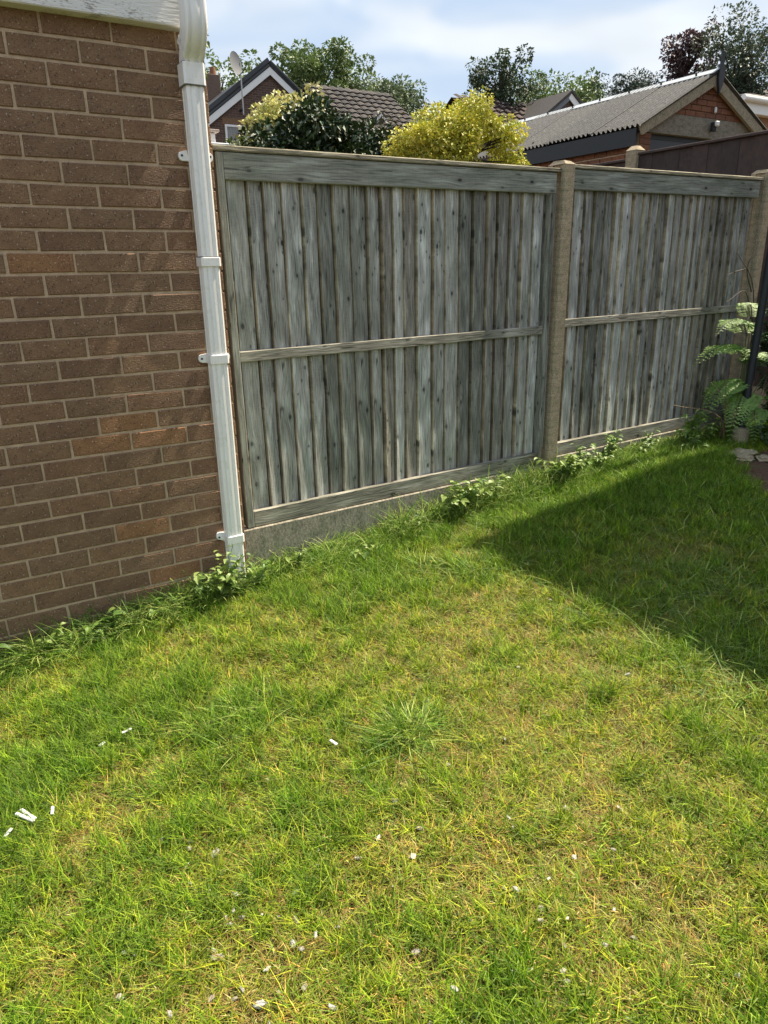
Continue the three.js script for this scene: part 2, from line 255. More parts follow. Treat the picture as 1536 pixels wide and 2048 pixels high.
/* ---------- white square downpipe ---------- */
{
  const px = -0.0705, W = 0.066, b = thing('downpipe', 'white square plastic rainwater downpipe fixed to the corner of the brick wall', 'drainpipe', [px, 0, 0.048]);
  const profile = (s = 1, ribs = true) => {         // fluted square section, centred
    const h = W / 2 * s, r = 0.007, S = new THREE.Shape(), q = [];
    const side = (ax, ay, bx, by) => { const L = Math.hypot(bx - ax, by - ay), tx = (bx - ax) / L, ty = (by - ay) / L, nx = ty, ny = -tx; const e = ribs ? [[r, 0], [L * 0.2, 0], [L * 0.23, -0.0022], [L * 0.3, -0.0022], [L * 0.36, 0.0], [L * 0.5, 0.0012], [L * 0.64, 0.0], [L * 0.7, -0.0022], [L * 0.77, -0.0022], [L * 0.8, 0], [L - r, 0]] : [[r, 0], [L - r, 0]]; for (const [d, o] of e) q.push([ax + tx * d + nx * o, ay + ty * d + ny * o]); };
    side(-h, -h, h, -h); side(h, -h, h, h); side(h, h, -h, h); side(-h, h, -h, -h);
    q.forEach(([x, y], i) => i ? S.lineTo(x, y) : S.moveTo(x, y)); S.closePath(); return S;
  };
  const run = (y0, y1, s = 1, ribs = true, z = 0) => { const g = new THREE.ExtrudeGeometry(profile(s, ribs), { depth: y1 - y0, bevelEnabled: !ribs, bevelSize: 0.0015, bevelThickness: 0.0015, bevelSegments: 1 }); g.rotateX(-Math.PI / 2); g.translate(0, y0, z); return g; };
  part('pipe_section', run(-0.03, 1.385), M.pvc, b); part('pipe_section', run(1.385, 2.0, 0.995), M.pvc, b);
  part('pipe_section', run(2.245, 2.66, 1, true, 0.075), M.pvc, b);
  part('socket', run(1.375, 1.405, 1.13, false), M.pvc, b);                       // slim joint
  part('socket', run(1.99, 2.058, 1.15, false), M.pvc, b);
  // swan-neck: two bends joined by a short slope
  const bend = (pts, s0) => {
    const c = new THREE.CatmullRomCurve3(pts.map(p => new THREE.Vector3(...p))), G = new Geo(), sh = profile(s0).getPoints(), n = 16, m = sh.length;
    for (let i = 0; i <= n; i++) { const p = c.getPointAt(i / n), t = c.getTangentAt(i / n), up = new THREE.Vector3(0, t.z, -t.y).negate(); for (const q of sh) G.v(p.x + q.x, p.y - q.y * up.y, p.z - q.y * up.z); }
    for (let i = 0; i < n; i++) for (let j = 0; j < m; j++) { const a = i * m + j, e = i * m + (j + 1) % m; G.tri(a, e, a + m); G.tri(e, e + m, a + m); }
    return G.done();
  };
  part('elbow', bend([[0, 2.03, 0], [0, 2.06, 0.003], [0, 2.09, 0.018], [0, 2.115, 0.045]], 1.04), M.pvc, b);
  part('elbow', bend([[0, 2.112, 0.034], [0, 2.13, 0.055], [0, 2.155, 0.07], [0, 2.18, 0.075], [0, 2.25, 0.075]], 1.17), M.pvc, b);
  part('collar', bend([[0, 2.098, 0.016], [0, 2.106, 0.026], [0, 2.114, 0.036]], 1.23), M.pvc, b);
  for (const [y, k, z] of [[1.987, 1.16, 0], [2.059, 1.1, 0], [2.247, 1.19, 0.075], [1.407, 1.05, 0]]) part('seal', run(y, y + 0.0022, k, false, z), MAT({ c: [0.16, 0.16, 0.155], roughness: 0.8 }), b);
  const bracket = (y, right, strap, tilt = 0) => {
    const k = new THREE.Group(); k.name = 'bracket'; k.position.y = y; b.add(k);
    const ear = (sx) => { const S = new THREE.Shape(); S.moveTo(0, -0.017); S.lineTo(sx * 0.022, -0.0145); S.quadraticCurveTo(sx * 0.031, -0.012, sx * 0.0325, 0); S.quadraticCurveTo(sx * 0.031, 0.012, sx * 0.022, 0.0145); S.lineTo(0, 0.017); S.closePath(); const g = new THREE.ExtrudeGeometry(S, { depth: 0.011, bevelEnabled: true, bevelSize: 0.0015, bevelThickness: 0.0015, bevelSegments: 2 }); const o = part('ear', g, M.pvc, k, sx * 0.032, 0, -0.046); o.rotation.z = tilt * sx; const sc = part('screw', new THREE.CylinderGeometry(0.0042, 0.0042, 0.004, 10), M.screw, k, sx * 0.054, 0, -0.0325); sc.rotation.x = Math.PI / 2; };
    ear(-1); if (right) ear(1);
    if (strap) part('strap', run(-0.0165, 0.0165, 1.12, false), M.pvc, k);
  };
  bracket(1.766, true, false, -0.12); bracket(1.02, true, true); bracket(0.243, false, true, 0.25);
}

/* ---------- timber fence with concrete posts ---------- */
const FA = THREE.MathUtils.degToRad(1.5);
const FP = (s, y = 0, z = 0) => [s * Math.cos(FA) + z * Math.sin(FA), y, -0.03 - s * Math.sin(FA) + z * Math.cos(FA)];
const wUV = (strip, vo) => { const [a, u, v] = woodUV(strip); return { a, u, v, vo }; };
function remap(g, strip, vo, flipU = false) {     // metres -> one strip of the wood atlas
  const uv = g.attributes.uv; let lo = 1e9, hi = -1e9; for (let i = 0; i < uv.count; i++) { lo = Math.min(lo, uv.getX(i)); hi = Math.max(hi, uv.getX(i)); }
  const span = Math.max(hi - lo, 0.1); for (let i = 0; i < uv.count; i++) uv.setXY(i, (strip + 0.02 + 0.96 * (flipU ? hi - uv.getX(i) : uv.getX(i) - lo) / span) / 8, (uv.getY(i) * 0.8 + vo * 0.15) / 1.65);
  return g;
}
const rail = (x0, x1, y0, y1, z0, z1, strip, vo, ch = 0.003) => remap(cbox(x0, x1, y0, y1, z0, z1, ch, 'x'), strip, vo);
const stile = (x0, x1, y0, y1, z0, z1, strip, vo) => remap(cbox(x0, x1, y0, y1, z0, z1, 0.003, 'y'), strip, vo);
function fenceBoard(w, h, r) {       // overlapping board: thick left edge proud (its sawn edge still tan), right edge tucked behind the next board
  const strip = Math.floor(r() * 8), vo = r() * 0.1, flip = r() < 0.5, n = 8, G = new Geo(), bow = rr(-0.004, 0.004, r), tw = rr(-0.002, 0.002, r), ph = r() * 6, th = rr(0.008, 0.014, r), F = [1, 1, 1], ek = rr(0.55, 0.95, r), eh = rr(-0.04, 0.04, r), E = [ek, ek * (0.86 + eh), ek * (0.66 + eh)];
  const prof = [[-w / 2 + 0.0008, -0.024, E], [-w / 2, th - 0.0012, E], [-w / 2, th - 0.001, F], [-w / 2 + 0.0016, th, F], [0, th * 0.5 - 0.0005, F], [w / 2 - 0.0068, -0.004, F], [w / 2 - 0.0064, -0.021, F], [w / 2 + 0.008, -0.0215, F]];
  const U = x => { const t = (x + w / 2) / (w + 0.008); return (strip + 0.05 + 0.9 * (flip ? 1 - t : t)) / 8; };
  for (let k = 0; k <= n; k++) { const y = h * k / n, dx = bow * Math.sin(Math.PI * k / n) + 0.0014 * Math.sin(k * 1.7 + ph), dz = tw * (k / n * 2 - 1) + 0.0014 * Math.sin(k * 1.1 + ph * 2); for (const [x, z, c] of prof) G.v(x + dx + (x < 0 ? 0.0008 * Math.sin(k * 2.9 + ph) : 0), y, z + dz * (x > 0 ? 0.4 : 1), U(x), (y + vo) / 1.65, c); }
  const m = prof.length; for (let k = 0; k < n; k++) for (let j = 0; j < m - 1; j++) { if (j === 1) continue; const a = k * m + j; G.tri(a, a + 1, a + m); G.tri(a + 1, a + m + 1, a + m); }
  return G.done(true);
}
function fencePanel(s0, s1, yb, yt, midY, seed, label, leftStile, rightStile, skew) {
  const p = thing('fence_panel', label, 'fence panel', FP(s0), FA, 'timber fence panels'), L = s1 - s0, r = rngOf(seed);
  p.rotation.z = skew;
  part('capping', rail(-0.012, L + 0.02, yt - 0.02, yt, -0.062, 0.009, 3, 0.2, 0.004), woodCap, p);
  part('top_rail', rail(leftStile ? 0.031 : 0, L - (rightStile ? 0.008 : 0), yt - 0.121, yt - 0.0225, -0.026, 0.0, 5, 0.4), woodRail, p);
  part('bottom_rail', rail(leftStile ? 0.034 : 0, L - (rightStile ? 0.045 : 0), yb + 0.002, yb + 0.078, -0.031, -0.001, 1, 0.9), woodMid, p);
  part('middle_rail', rail(leftStile ? 0.034 : 0, L - (rightStile ? 0.045 : 0), midY - 0.045, midY, -0.031, -0.0095, 6, 0.1), woodMid, p);
  if (leftStile) part('stile', stile(0, 0.0305, yb + 0.003, yt - 0.0225, -0.055, 0.003, 2, 0.3), woodRail, p);
  if (rightStile) { part('stile', stile(L - 0.0425, L - 0.012, yb + 0.003, yt - 0.1225, -0.055, -0.003, 4, 0.1), woodRail, p); part('edge_strip', stile(L - 0.0065, L, yb + 0.1, yt - 0.03, -0.05, -0.006, 7, 0.5), woodRail, p); }
  const a = leftStile ? 0.045 : 0.006, e = L - (rightStile ? 0.05 : 0.004), n = Math.round((e - a) / 0.079); let ws = [], tot = 0;
  for (let k = 0; k < n; k++) { const w = rr(0.062, 0.098, r); ws.push(w); tot += w; }
  let x = a; for (let k = 0; k < n; k++) { const w = ws[k] * (e - a) / tot; const gap = r() < 0.12 ? 0.0025 : 0; const o = part('board', fenceBoard(w - gap, yt - yb - 0.06, r), pick(woodTints, r), p, x + w / 2, yb + 0.025, -0.034 + rr(-0.002, 0.002, r)); o.rotation.z = rr(-0.004, 0.004, r); o.rotation.y = rr(-0.02, 0.02, r); x += w; }
  part('backing_rail', rail(0, L, midY - 0.2, midY - 0.14, -0.075, -0.055, 0, 0), woodMid, p).visible = true;
  return p;
}
fencePanel(0.03, 1.876, 0.237, 1.817, 1.03, 501, 'weathered grey closeboard fence panel between white downpipe and concrete post', true, true, 0.006);
fencePanel(1.956, 3.688, 0.283, 1.852, 1.068, 502, 'weathered grey closeboard fence panel right of the concrete post, behind the fern', false, false, 0.008);
function concretePost(s, y1, label, w = 0.077) {
  const p = thing('concrete_post', label, 'fence post', FP(s), FA, 'concrete fence posts');
  const G = cbox(-w / 2, w / 2, -0.2, y1 - 0.02, 0, 0.03, 0.005, 'y', 0.2, 0, 2.4), H = cbox(-w / 2 + 0.012, w / 2 - 0.012, -0.2, y1 - 0.021, -0.06, 0.0005, 0.001, 'y', 0.6, 0, 2.4), K = cbox(-w / 2, w / 2, -0.2, y1 - 0.02, -0.095, -0.0595, 0.005, 'y', 0.9, 0, 2.4);
  part('shaft', mergeGeometries([G, H, K]), M.conc, p);
  const T = new Geo(), t = y1 - 0.0205, q = [[-w / 2, t, 0.03], [w / 2, t, 0.03], [w / 2, t, -0.095], [-w / 2, t, -0.095]], a = [[-w / 3, y1 - 0.001, 0.005], [w / 3, y1 - 0.004, 0.005], [w / 3, y1 + 0.002, -0.065], [-w / 3, y1 + 0.001, -0.065]]; for (let k = 0; k < 4; k++) { const e = (k + 1) % 4; T.quad([q[k], q[e], a[e], a[k]], [[0, 0], [.2, 0], [.15, .1], [.05, .1]]); } T.quad(a, [[0, 0], [.1, 0], [.1, .1], [0, .1]]);
  part('weathered_top', T.done(true), M.conc, p);
}
concretePost(1.919, 1.868, 'speckled slotted concrete post between the two grey fence panels');
concretePost(3.742, 1.915, 'concrete post at the right end of the fence behind the dark pole');
for (const [s0, s1, yt, label] of [[0.0, 1.862, 0.236, 'low concrete gravel board under the fence panel beside the downpipe'], [1.964, 3.69, 0.282, 'low concrete gravel board under the far fence panel, half hidden by weeds']]) {
  const g = solo('gravel_board', cbox(0, s1 - s0, -0.15, yt, -0.045, 0.009, 0.004, 'x', 0.1, 0.3, 1.2), M.board, label, 'gravel board', 'concrete gravel boards'); g.position.set(...FP(s0)); g.rotation.set(0, FA, 0); if (s0 === 0) g.rotation.z = 0.006; else g.rotation.z = 0.008;
}
/* ---------- neighbour's side: brown fence running back ---------- */
const stain = tex(512, 1024, (u, v) => { const a = fbm(u * 40, v * 3, 3), b = fbm(u * 5, v * 5, 4), t = 1 + 0.35 * a + 0.4 * b; return [0.042 * t, 0.027 * t, 0.025 * t]; });
{
  const bm = [[1, 1, 1], [0.85, 0.86, 0.9], [1.15, 1.1, 1.08]].map(c => MAT({ map: stain, bumpMap: woodBump, bumpScale: 0.002, roughness: 0.7, c }));
  const bx = 4.2, seg = [[-0.16, -1.575, 2.222], [-1.69, -3.47, 2.19], [-3.59, -5.4, 2.17]];
  seg.forEach(([za, zb, yt], n) => {
    const p = thing('brown_fence_panel', ['dark brown stained fence panel rising at right behind the grey fence', 'dark brown fence panel left of its concrete post below the garage eaves', 'farthest dark brown fence panel hidden by the golden shrub'][n], 'fence panel', [bx, 0, za], Math.PI / 2, 'brown fence panels'), L = za - zb, nb = Math.round(L / 0.125);
    for (let k = 0; k < nb; k++) { const w = L / nb; const o = part('board', cbox(-w / 2 - 0.004, w / 2 + 0.004, 0.45, yt - 0.022, -0.006, 0.006, 0.002, 'y', RND(), RND(), 2), pick(bm), p, (k + 0.5) * w, 0, k & 1 ? 0.004 : -0.004); o.rotation.y = 0.03; }
    part('capping', cbox(0, L, yt - 0.022, yt, -0.03, 0.03, 0.004, 'x', 0, 0, 2), bm[2], p);
    part('rail', cbox(0, L, 1.9, 1.96, 0.014, 0.05, 0.003, 'x', 0, 0, 2), bm[0], p);
    part('base_board', cbox(0, L, -0.05, 0.46, -0.02, 0.012, 0.003, 'x', 0, 0, 2), M.board, p);
  });
  [[-1.632, 2.262], [-3.53, 2.25]].forEach(([z, y], n) => { const p = thing('concrete_post', ['concrete post between the brown fence panels below the garage', 'far concrete post of the brown fence behind the golden shrub'][n], 'fence post', [bx, 0, z], Math.PI / 2, 'posts of the brown fence'); part('shaft', cbox(-0.055, 0.055, -0.1, y - 0.02, -0.05, 0.06, 0.006, 'y', 0, 0, 2.4), M.conc, p); const t = new THREE.CylinderGeometry(0.035, 0.078, 0.035, 4, 1); t.rotateY(Math.PI / 4); part('weathered_top', t, M.conc, p, 0, y - 0.002, 0.005); });
}

/* ---------- tiled roofs, distant brick ---------- */
const wallBrick = tex(1024, 1024, (u, v) => {        // 3.6 m: 48 courses, 16 bricks
  const c = v * 48, r = Math.floor(c), fy = c - r, x = u * 16 + (r & 1 ? 0.5 : 0), b = Math.floor(x), fx = x - b, m = fy < 0.14 || fx < 0.05, q = n2(b * 3.7, r * 5.1), t = 1 + 0.28 * q + 0.2 * fbm(u * 120, v * 120, 2);
  return m ? [0.2, 0.15, 0.12] : [0.098 * t, 0.058 * t, 0.046 * t];
});
const wallBrickBump = tex(1024, 1024, (u, v) => { const c = v * 48, r = Math.floor(c), fy = c - r, x = u * 16 + (r & 1 ? 0.5 : 0), fx = x - Math.floor(x); return fy < 0.14 || fx < 0.05 ? 0.2 : 0.8; }, false);
const farBrick = MAT({ map: wallBrick, bumpMap: wallBrickBump, bumpScale: 0.008, roughness: 0.9 });
const white = MAT({ c: [0.78, 0.78, 0.77], roughness: 0.5 }), tileM = [[0.045, 0.04, 0.039], [0.033, 0.03, 0.03], [0.058, 0.05, 0.046]].map(c => MAT({ c, roughness: 0.85, bumpMap: grit, bumpScale: 0.003 }));
const slateM = [[0.035, 0.04, 0.046], [0.028, 0.032, 0.038]].map(c => MAT({ c, roughness: 0.6 }));
const glass = PHY({ c: [0.9, 0.95, 0.95], roughness: 0.04, transmission: 0.85, thickness: 0 }), dark = MAT({ c: [0.02, 0.022, 0.025], roughness: 0.8 });
const tileGeo = (() => { const G = new Geo(), w = 0.33, l = 0.4, n = 6; const f = x => 0.045 * Math.pow(Math.sin(Math.PI * clamp(x / w)), 2) + (x < 0.05 ? 0.02 : 0); for (let k = 0; k < n; k++) { const a = w * k / n, b = w * (k + 1) / n; G.quad([[a, f(a) + 0.06, l], [b, f(b) + 0.06, l], [b, f(b) + 0.004, 0], [a, f(a) + 0.004, 0]]); G.quad([[a, f(a) + 0.0, l], [b, f(b) - .02, l], [b, f(b) + 0.06, l], [a, f(a) + 0.06, l]]); } return G.done(true); })();
function tiles(parent, o, uAxis, vAxis, nu, nv, mats = tileM) {   // o top corner; u along ridge, v down the slope
  const X = new THREE.Vector3(...uAxis).normalize(), Z = new THREE.Vector3(...vAxis).normalize(), Y = Z.clone().cross(X); const mtx = new THREE.Matrix4().makeBasis(X, Y, Z), q = new THREE.Quaternion().setFromRotationMatrix(mtx);
  for (let j = 0; j < nv; j++) for (let i = 0; i < nu; i++) { const t = part('tile', tileGeo, pick(mats), parent); t.quaternion.copy(q); t.position.set(o[0], o[1], o[2]).addScaledVector(X, i * 0.33).addScaledVector(Z, j * 0.335).addScaledVector(Y, rr(0.012, 0.018)); }
}
function wallMesh(parent, name, pts, depthV, m = farBrick, s = 3.6) {   // extruded outline in x,y going back along -z
  const S = new THREE.Shape(); pts.forEach(([x, y], i) => i ? S.lineTo(x, y) : S.moveTo(x, y)); S.closePath();
  const g = new THREE.ExtrudeGeometry(S, { depth: depthV, bevelEnabled: false }); g.translate(0, 0, -depthV); const uv = g.attributes.uv; for (let i = 0; i < uv.count; i++) uv.setXY(i, uv.getX(i) / s, uv.getY(i) / s); return part(name, g, m, parent);
}
function bar(parent, name, a, b, w, d, m) {       // board from a to b in the x,y plane, w wide downward, d thick in z
  const L = Math.hypot(b[0] - a[0], b[1] - a[1]); const o = part(name, cbox(0, L, -w, 0, -d, 0, Math.min(0.004, d / 3), 'x'), m, parent, a[0], a[1], a[2] ?? 0); o.rotation.z = Math.atan2(b[1] - a[1], b[0] - a[0]); return o;
}
function windowPart(parent, x0, x1, y0, y1, z, mulls) {
  const f = part('window', mergeGeometries([cbox(x0, x1, y1 - 0.07, y1, -0.05, 0.02, 0.005), cbox(x0, x1, y0, y0 + 0.07, -0.05, 0.02, 0.005), cbox(x0, x0 + 0.07, y0 + 0.07, y1 - 0.07, -0.05, 0.02, 0.005), cbox(x1 - 0.07, x1, y0 + 0.07, y1 - 0.07, -0.05, 0.02, 0.005), ...mulls.map(x => cbox(x - 0.04, x + 0.04, y0 + 0.07, y1 - 0.07, -0.05, 0.02, 0.005))]), white, parent, 0, 0, z);
  const xs = [x0 + 0.07, ...mulls.flatMap(x => [x - 0.04, x + 0.04]), x1 - 0.07]; for (let k = 0; k < xs.length; k += 2) part('pane', new THREE.BoxGeometry(xs[k + 1] - xs[k], y1 - y0 - 0.14, 0.006), glass, f, (xs[k] + xs[k + 1]) / 2, (y0 + y1) / 2, -0.02);
  part('curtain', new THREE.BoxGeometry(x1 - x0, y1 - y0, 0.01), MAT({ c: [0.3, 0.36, 0.4], roughness: 0.9 }), f, (x0 + x1) / 2, (y0 + y1) / 2, -0.06);
}
{ // gabled house behind the dark shrub
  const h = thing('gabled_house', 'dark brick house with white bargeboards on its gable, left behind the shrubs', 'house', [0, 0, -24]);
  const ap = [10.58, 8.13], s = 0.74, L = 8.0, R = 13.1; const wall = wallMesh(h, 'wall', [[L, 0], [R, 0], [R, ap[1] - (R - ap[0]) * s - 0.1], [ap[0], ap[1] - 0.12], [L, ap[1] - (ap[0] - L) * s - 0.1]], 7);
  bar(h, 'bargeboard', [L - 0.4, ap[1] - (ap[0] - L + 0.4) * s, 0.12], [ap[0], ap[1], 0.12], 0.2, 0.03, white); bar(h, 'bargeboard', [ap[0] + .002, ap[1] - 0.002, 0.118], [R + 0.4, ap[1] - (R + 0.4 - ap[0]) * s, 0.118], 0.2, 0.03, white);
  const roof = part('roof', (() => { const S = new THREE.Shape(); S.moveTo(L - 0.5, ap[1] - (ap[0] - L + 0.5) * s + 0.03); S.lineTo(ap[0], ap[1] + 0.03); S.lineTo(R + 0.5, ap[1] - (R + 0.5 - ap[0]) * s + 0.03); S.lineTo(R + 0.5, ap[1] - (R + 0.5 - ap[0]) * s + 0.16); S.lineTo(ap[0], ap[1] + 0.16); S.lineTo(L - 0.5, ap[1] - (ap[0] - L + 0.5) * s + 0.16); S.closePath(); const g = new THREE.ExtrudeGeometry(S, { depth: 7.1, bevelEnabled: false }); g.translate(0, 0, -6.95); return g; })(), slateM[0], h);
  const dl = new THREE.Vector3(-1, -s, 0).normalize(); tiles(roof, [ap[0], ap[1] + 0.16, 0.14], [0, 0, -1], [dl.x, dl.y, 0], 14, 11, slateM);
  for (let k = 0; k < 12; k++) { const g = part('verge_tile', tileVerge(), pick(slateM), roof, ap[0] + dl.x * (k + 0.02) * 0.3, ap[1] + 0.17 + dl.y * (k + .02) * 0.3, 0.15); g.rotation.z = Math.atan2(dl.y, dl.x); }
  for (let k = 0; k < 9; k++) { const g = part('verge_tile', tileVerge(), pick(slateM), roof, ap[0] - dl.x * (k + 0.02) * 0.3, ap[1] + 0.17 + dl.y * (k + .02) * 0.3, 0.15); g.rotation.z = Math.atan2(dl.y, -dl.x); }
  windowPart(h, 8.78, 10.35, 5.1, 6.2, 0.02, [9.33]);
  const so = part('soldier_course', cbox(8.7, 10.45, 6.2, 6.42, 0.001, 0.02, 0.004), brickTints[3], h); so.userData.label = 'course of upright bricks over the window';
  const c = part('chimney', cbox(9.75, 10.5, 6.6, 8.85, -5.4, -4.8, 0.02), farBrick, h); part('chimney_pot', new THREE.CylinderGeometry(0.11, 0.14, 0.3, 12), MAT({ c: [0.22, 0.09, 0.05] }), c, 10.3, 9.0, -5.1);
  const d = thing('satellite_dish', 'round grey satellite dish on a thin pole fixed to the brick gable', 'satellite dish', [9.4, 6.55, -23.7]);
  part('pole', new THREE.CylinderGeometry(0.025, 0.025, 1.6, 8), MAT({ c: [0.35, 0.36, 0.37], roughness: 0.5, metalness: 0.5 }), d, 0, 0.75, 0);
  const dish = new THREE.SphereGeometry(0.62, 24, 6, 0, Math.PI * 2, 0, 0.52); dish.scale(0.95, 0.6, 1.15); dish.rotateX(-Math.PI / 2 - 0.12); const dm = part('reflector', dish, MAT({ c: [0.17, 0.175, 0.185], roughness: 0.6, side: THREE.DoubleSide }), d, -0.05, 1.52, 0.42); dm.rotation.y = 0.5;
  part('feed_arm', tube([[0, 1.2, 0.05], [0.06, 1.3, 0.3], [0.1, 1.5, 0.42]], 0.015, 0.015, 6, 6), dark, d); part('bracket', new THREE.BoxGeometry(0.06, 0.06, 0.3), dark, d, 0, 0.12, -0.14);
}
function tileVerge() { return tileVerge.g ??= cbox(0, 0.31, -0.13, 0.05, -0.05, 0.0, 0.008); }
{ // wing with brown tiles, seen between the shrubs
  const h = thing('tiled_house', 'house with brown tiled roof showing between dark shrub and golden shrub', 'house', [0, 0, -21.1]);
  const x0 = 11.9, x1 = 16.0, yr = 7.62, ye = 5.6, dz = 2.9; wallMesh(h, 'wall', [[x0, 0], [x1 - 0.3, 0], [x1 - 0.3, ye], [x0, ye]], 5);
  const v = [0, ye - yr, dz], roof = part('roof', (() => { const G = new Geo(); G.quad([[x0, ye, 0.1], [x1 + .5, ye, 0.1], [x1 - .6, yr, -dz], [x0, yr, -dz]]); G.quad([[x1 + .5, ye, 0.1], [x1 + .5, ye, -2 * dz], [x1 - .6, yr, -dz], [x1 - .6, yr, -dz]]); G.quad([[x1 + .5, ye, -2 * dz], [x0, ye, -2 * dz], [x0, yr, -dz], [x1 - .6, yr, -dz]]); return G.done(true); })(), tileM[1], h);
  tiles(roof, [x0, yr + 0.1, -dz + 0.06], [1, 0, 0], v, 11, 11);
  const rc = part('ridge_tiles', new THREE.CylinderGeometry(0.1, 0.1, x1 - x0 - 0.6, 8), tileM[2], roof, (x0 + x1 - 0.6) / 2, yr + 0.02, -dz); rc.rotation.z = Math.PI / 2;
  const g = part('dormer', (() => { const S = new THREE.Shape(); S.moveTo(13.45, 5.6); S.lineTo(14.3, 5.6); S.lineTo(14.3, 6.2); S.lineTo(13.87, 6.55); S.lineTo(13.45, 6.2); S.closePath(); const e = new THREE.ExtrudeGeometry(S, { depth: 1.6, bevelEnabled: false }); e.translate(0, 0, -1.4); return e; })(), farBrick, h);
  bar(g, 'bargeboard', [13.32, 6.14, 0.24], [13.87, 6.6, 0.24], 0.1, 0.03, white); bar(g, 'bargeboard', [13.873, 6.598, 0.242], [14.42, 6.14, 0.242], 0.1, 0.03, white);
  bar(g, 'dormer_roof', [13.28, 6.18, 0.26], [13.87, 6.67, 0.26], 0.06, 1.7, tileM[0]); bar(g, 'dormer_roof', [13.873, 6.667, 0.258], [14.46, 6.18, 0.258], 0.06, 1.7, tileM[0]); g.position.z = -0.9;
}
{ // brown tiled roof with small gable behind the garage
  const h = thing('tiled_bungalow', 'house with brown tiled roof and small gable just behind the garage ridge', 'house', [0, 0, -17]);
  const ap = [18.36, 6.75], s = 0.7; wallMesh(h, 'wall', [[16.2, 0], [20.4, 0], [20.4, ap[1] - 1.5], [ap[0], ap[1] - .1], [16.2, ap[1] - 1.55]], 1.5);
  wallMesh(h, 'rear_wall', [[15.3, 0], [20.4, 0], [20.4, 5.2], [15.3, 5.2]], 4.5).position.z = -0.4;
  bar(h, 'bargeboard', [16.4, ap[1] - 1.96 * s, 0.1], [ap[0], ap[1], 0.1], 0.16, 0.03, MAT({ c: [0.16, 0.17, 0.19] })); bar(h, 'bargeboard', [ap[0] + .003, ap[1] - .002, 0.102], [20.4, ap[1] - 2.04 * s, 0.102], 0.2, 0.03, white);
  bar(h, 'gable_roof', [16.3, ap[1] - 2.06 * s + .09, 0.14], [ap[0], ap[1] + 0.09, 0.14], 0.08, 2.2, tileM[1]); bar(h, 'gable_roof', [ap[0] + .003, ap[1] + 0.088, 0.142], [20.5, ap[1] - 2.14 * s + .088, 0.142], 0.08, 2.2, tileM[1]);
  const roof = part('roof', (() => { const G = new Geo(); G.quad([[15.1, 5.1, 0.2], [20.6, 5.1, 0.2], [20.6, 6.75, -2.2], [15.1, 6.75, -2.2]]); G.quad([[20.6, 5.1, -4.8], [15.1, 5.1, -4.8], [15.1, 6.75, -2.2], [20.6, 6.75, -2.2]]); return G.done(true); })(), tileM[0], h);
  tiles(roof, [15.1, 6.8, -2.18], [1, 0, 0], [0, -1.65, 2.4], 14, 8, [[0.06, 0.04, 0.034], [0.045, 0.032, 0.029], [0.07, 0.046, 0.04]].map(c => MAT({ c, roughness: 0.85 })));
}
{ // house at the right edge
  const h = thing('white_eaves_house', 'brick house with white fascia at right edge beyond the garage', 'house', [0, 0, -7]);
  wallMesh(h, 'wall', [[13.35, 0], [18, 0], [18, 4.1], [13.35, 4.1]], 6, brickRed, 0.9); part('fascia', cbox(13.1, 18.2, 4.1, 4.32, -6, 0.15, 0.01), white, h);
  const gt = part('gutter', new THREE.CylinderGeometry(0.06, 0.06, 5.2, 10), white, h, 15.6, 4.34, 0.2); gt.rotation.z = Math.PI / 2; part('roof', (() => { const G = new Geo(); G.quad([[13, 4.38, 0.25], [18.3, 4.38, 0.25], [18.3, 5.6, -3], [13, 4.62, -3]]); G.quad([[18.3, 4.38, -6.2], [13, 4.38, -6.2], [13, 4.62, -3], [18.3, 5.6, -3]]); return G.done(true); })(), tileM[2], h);
}
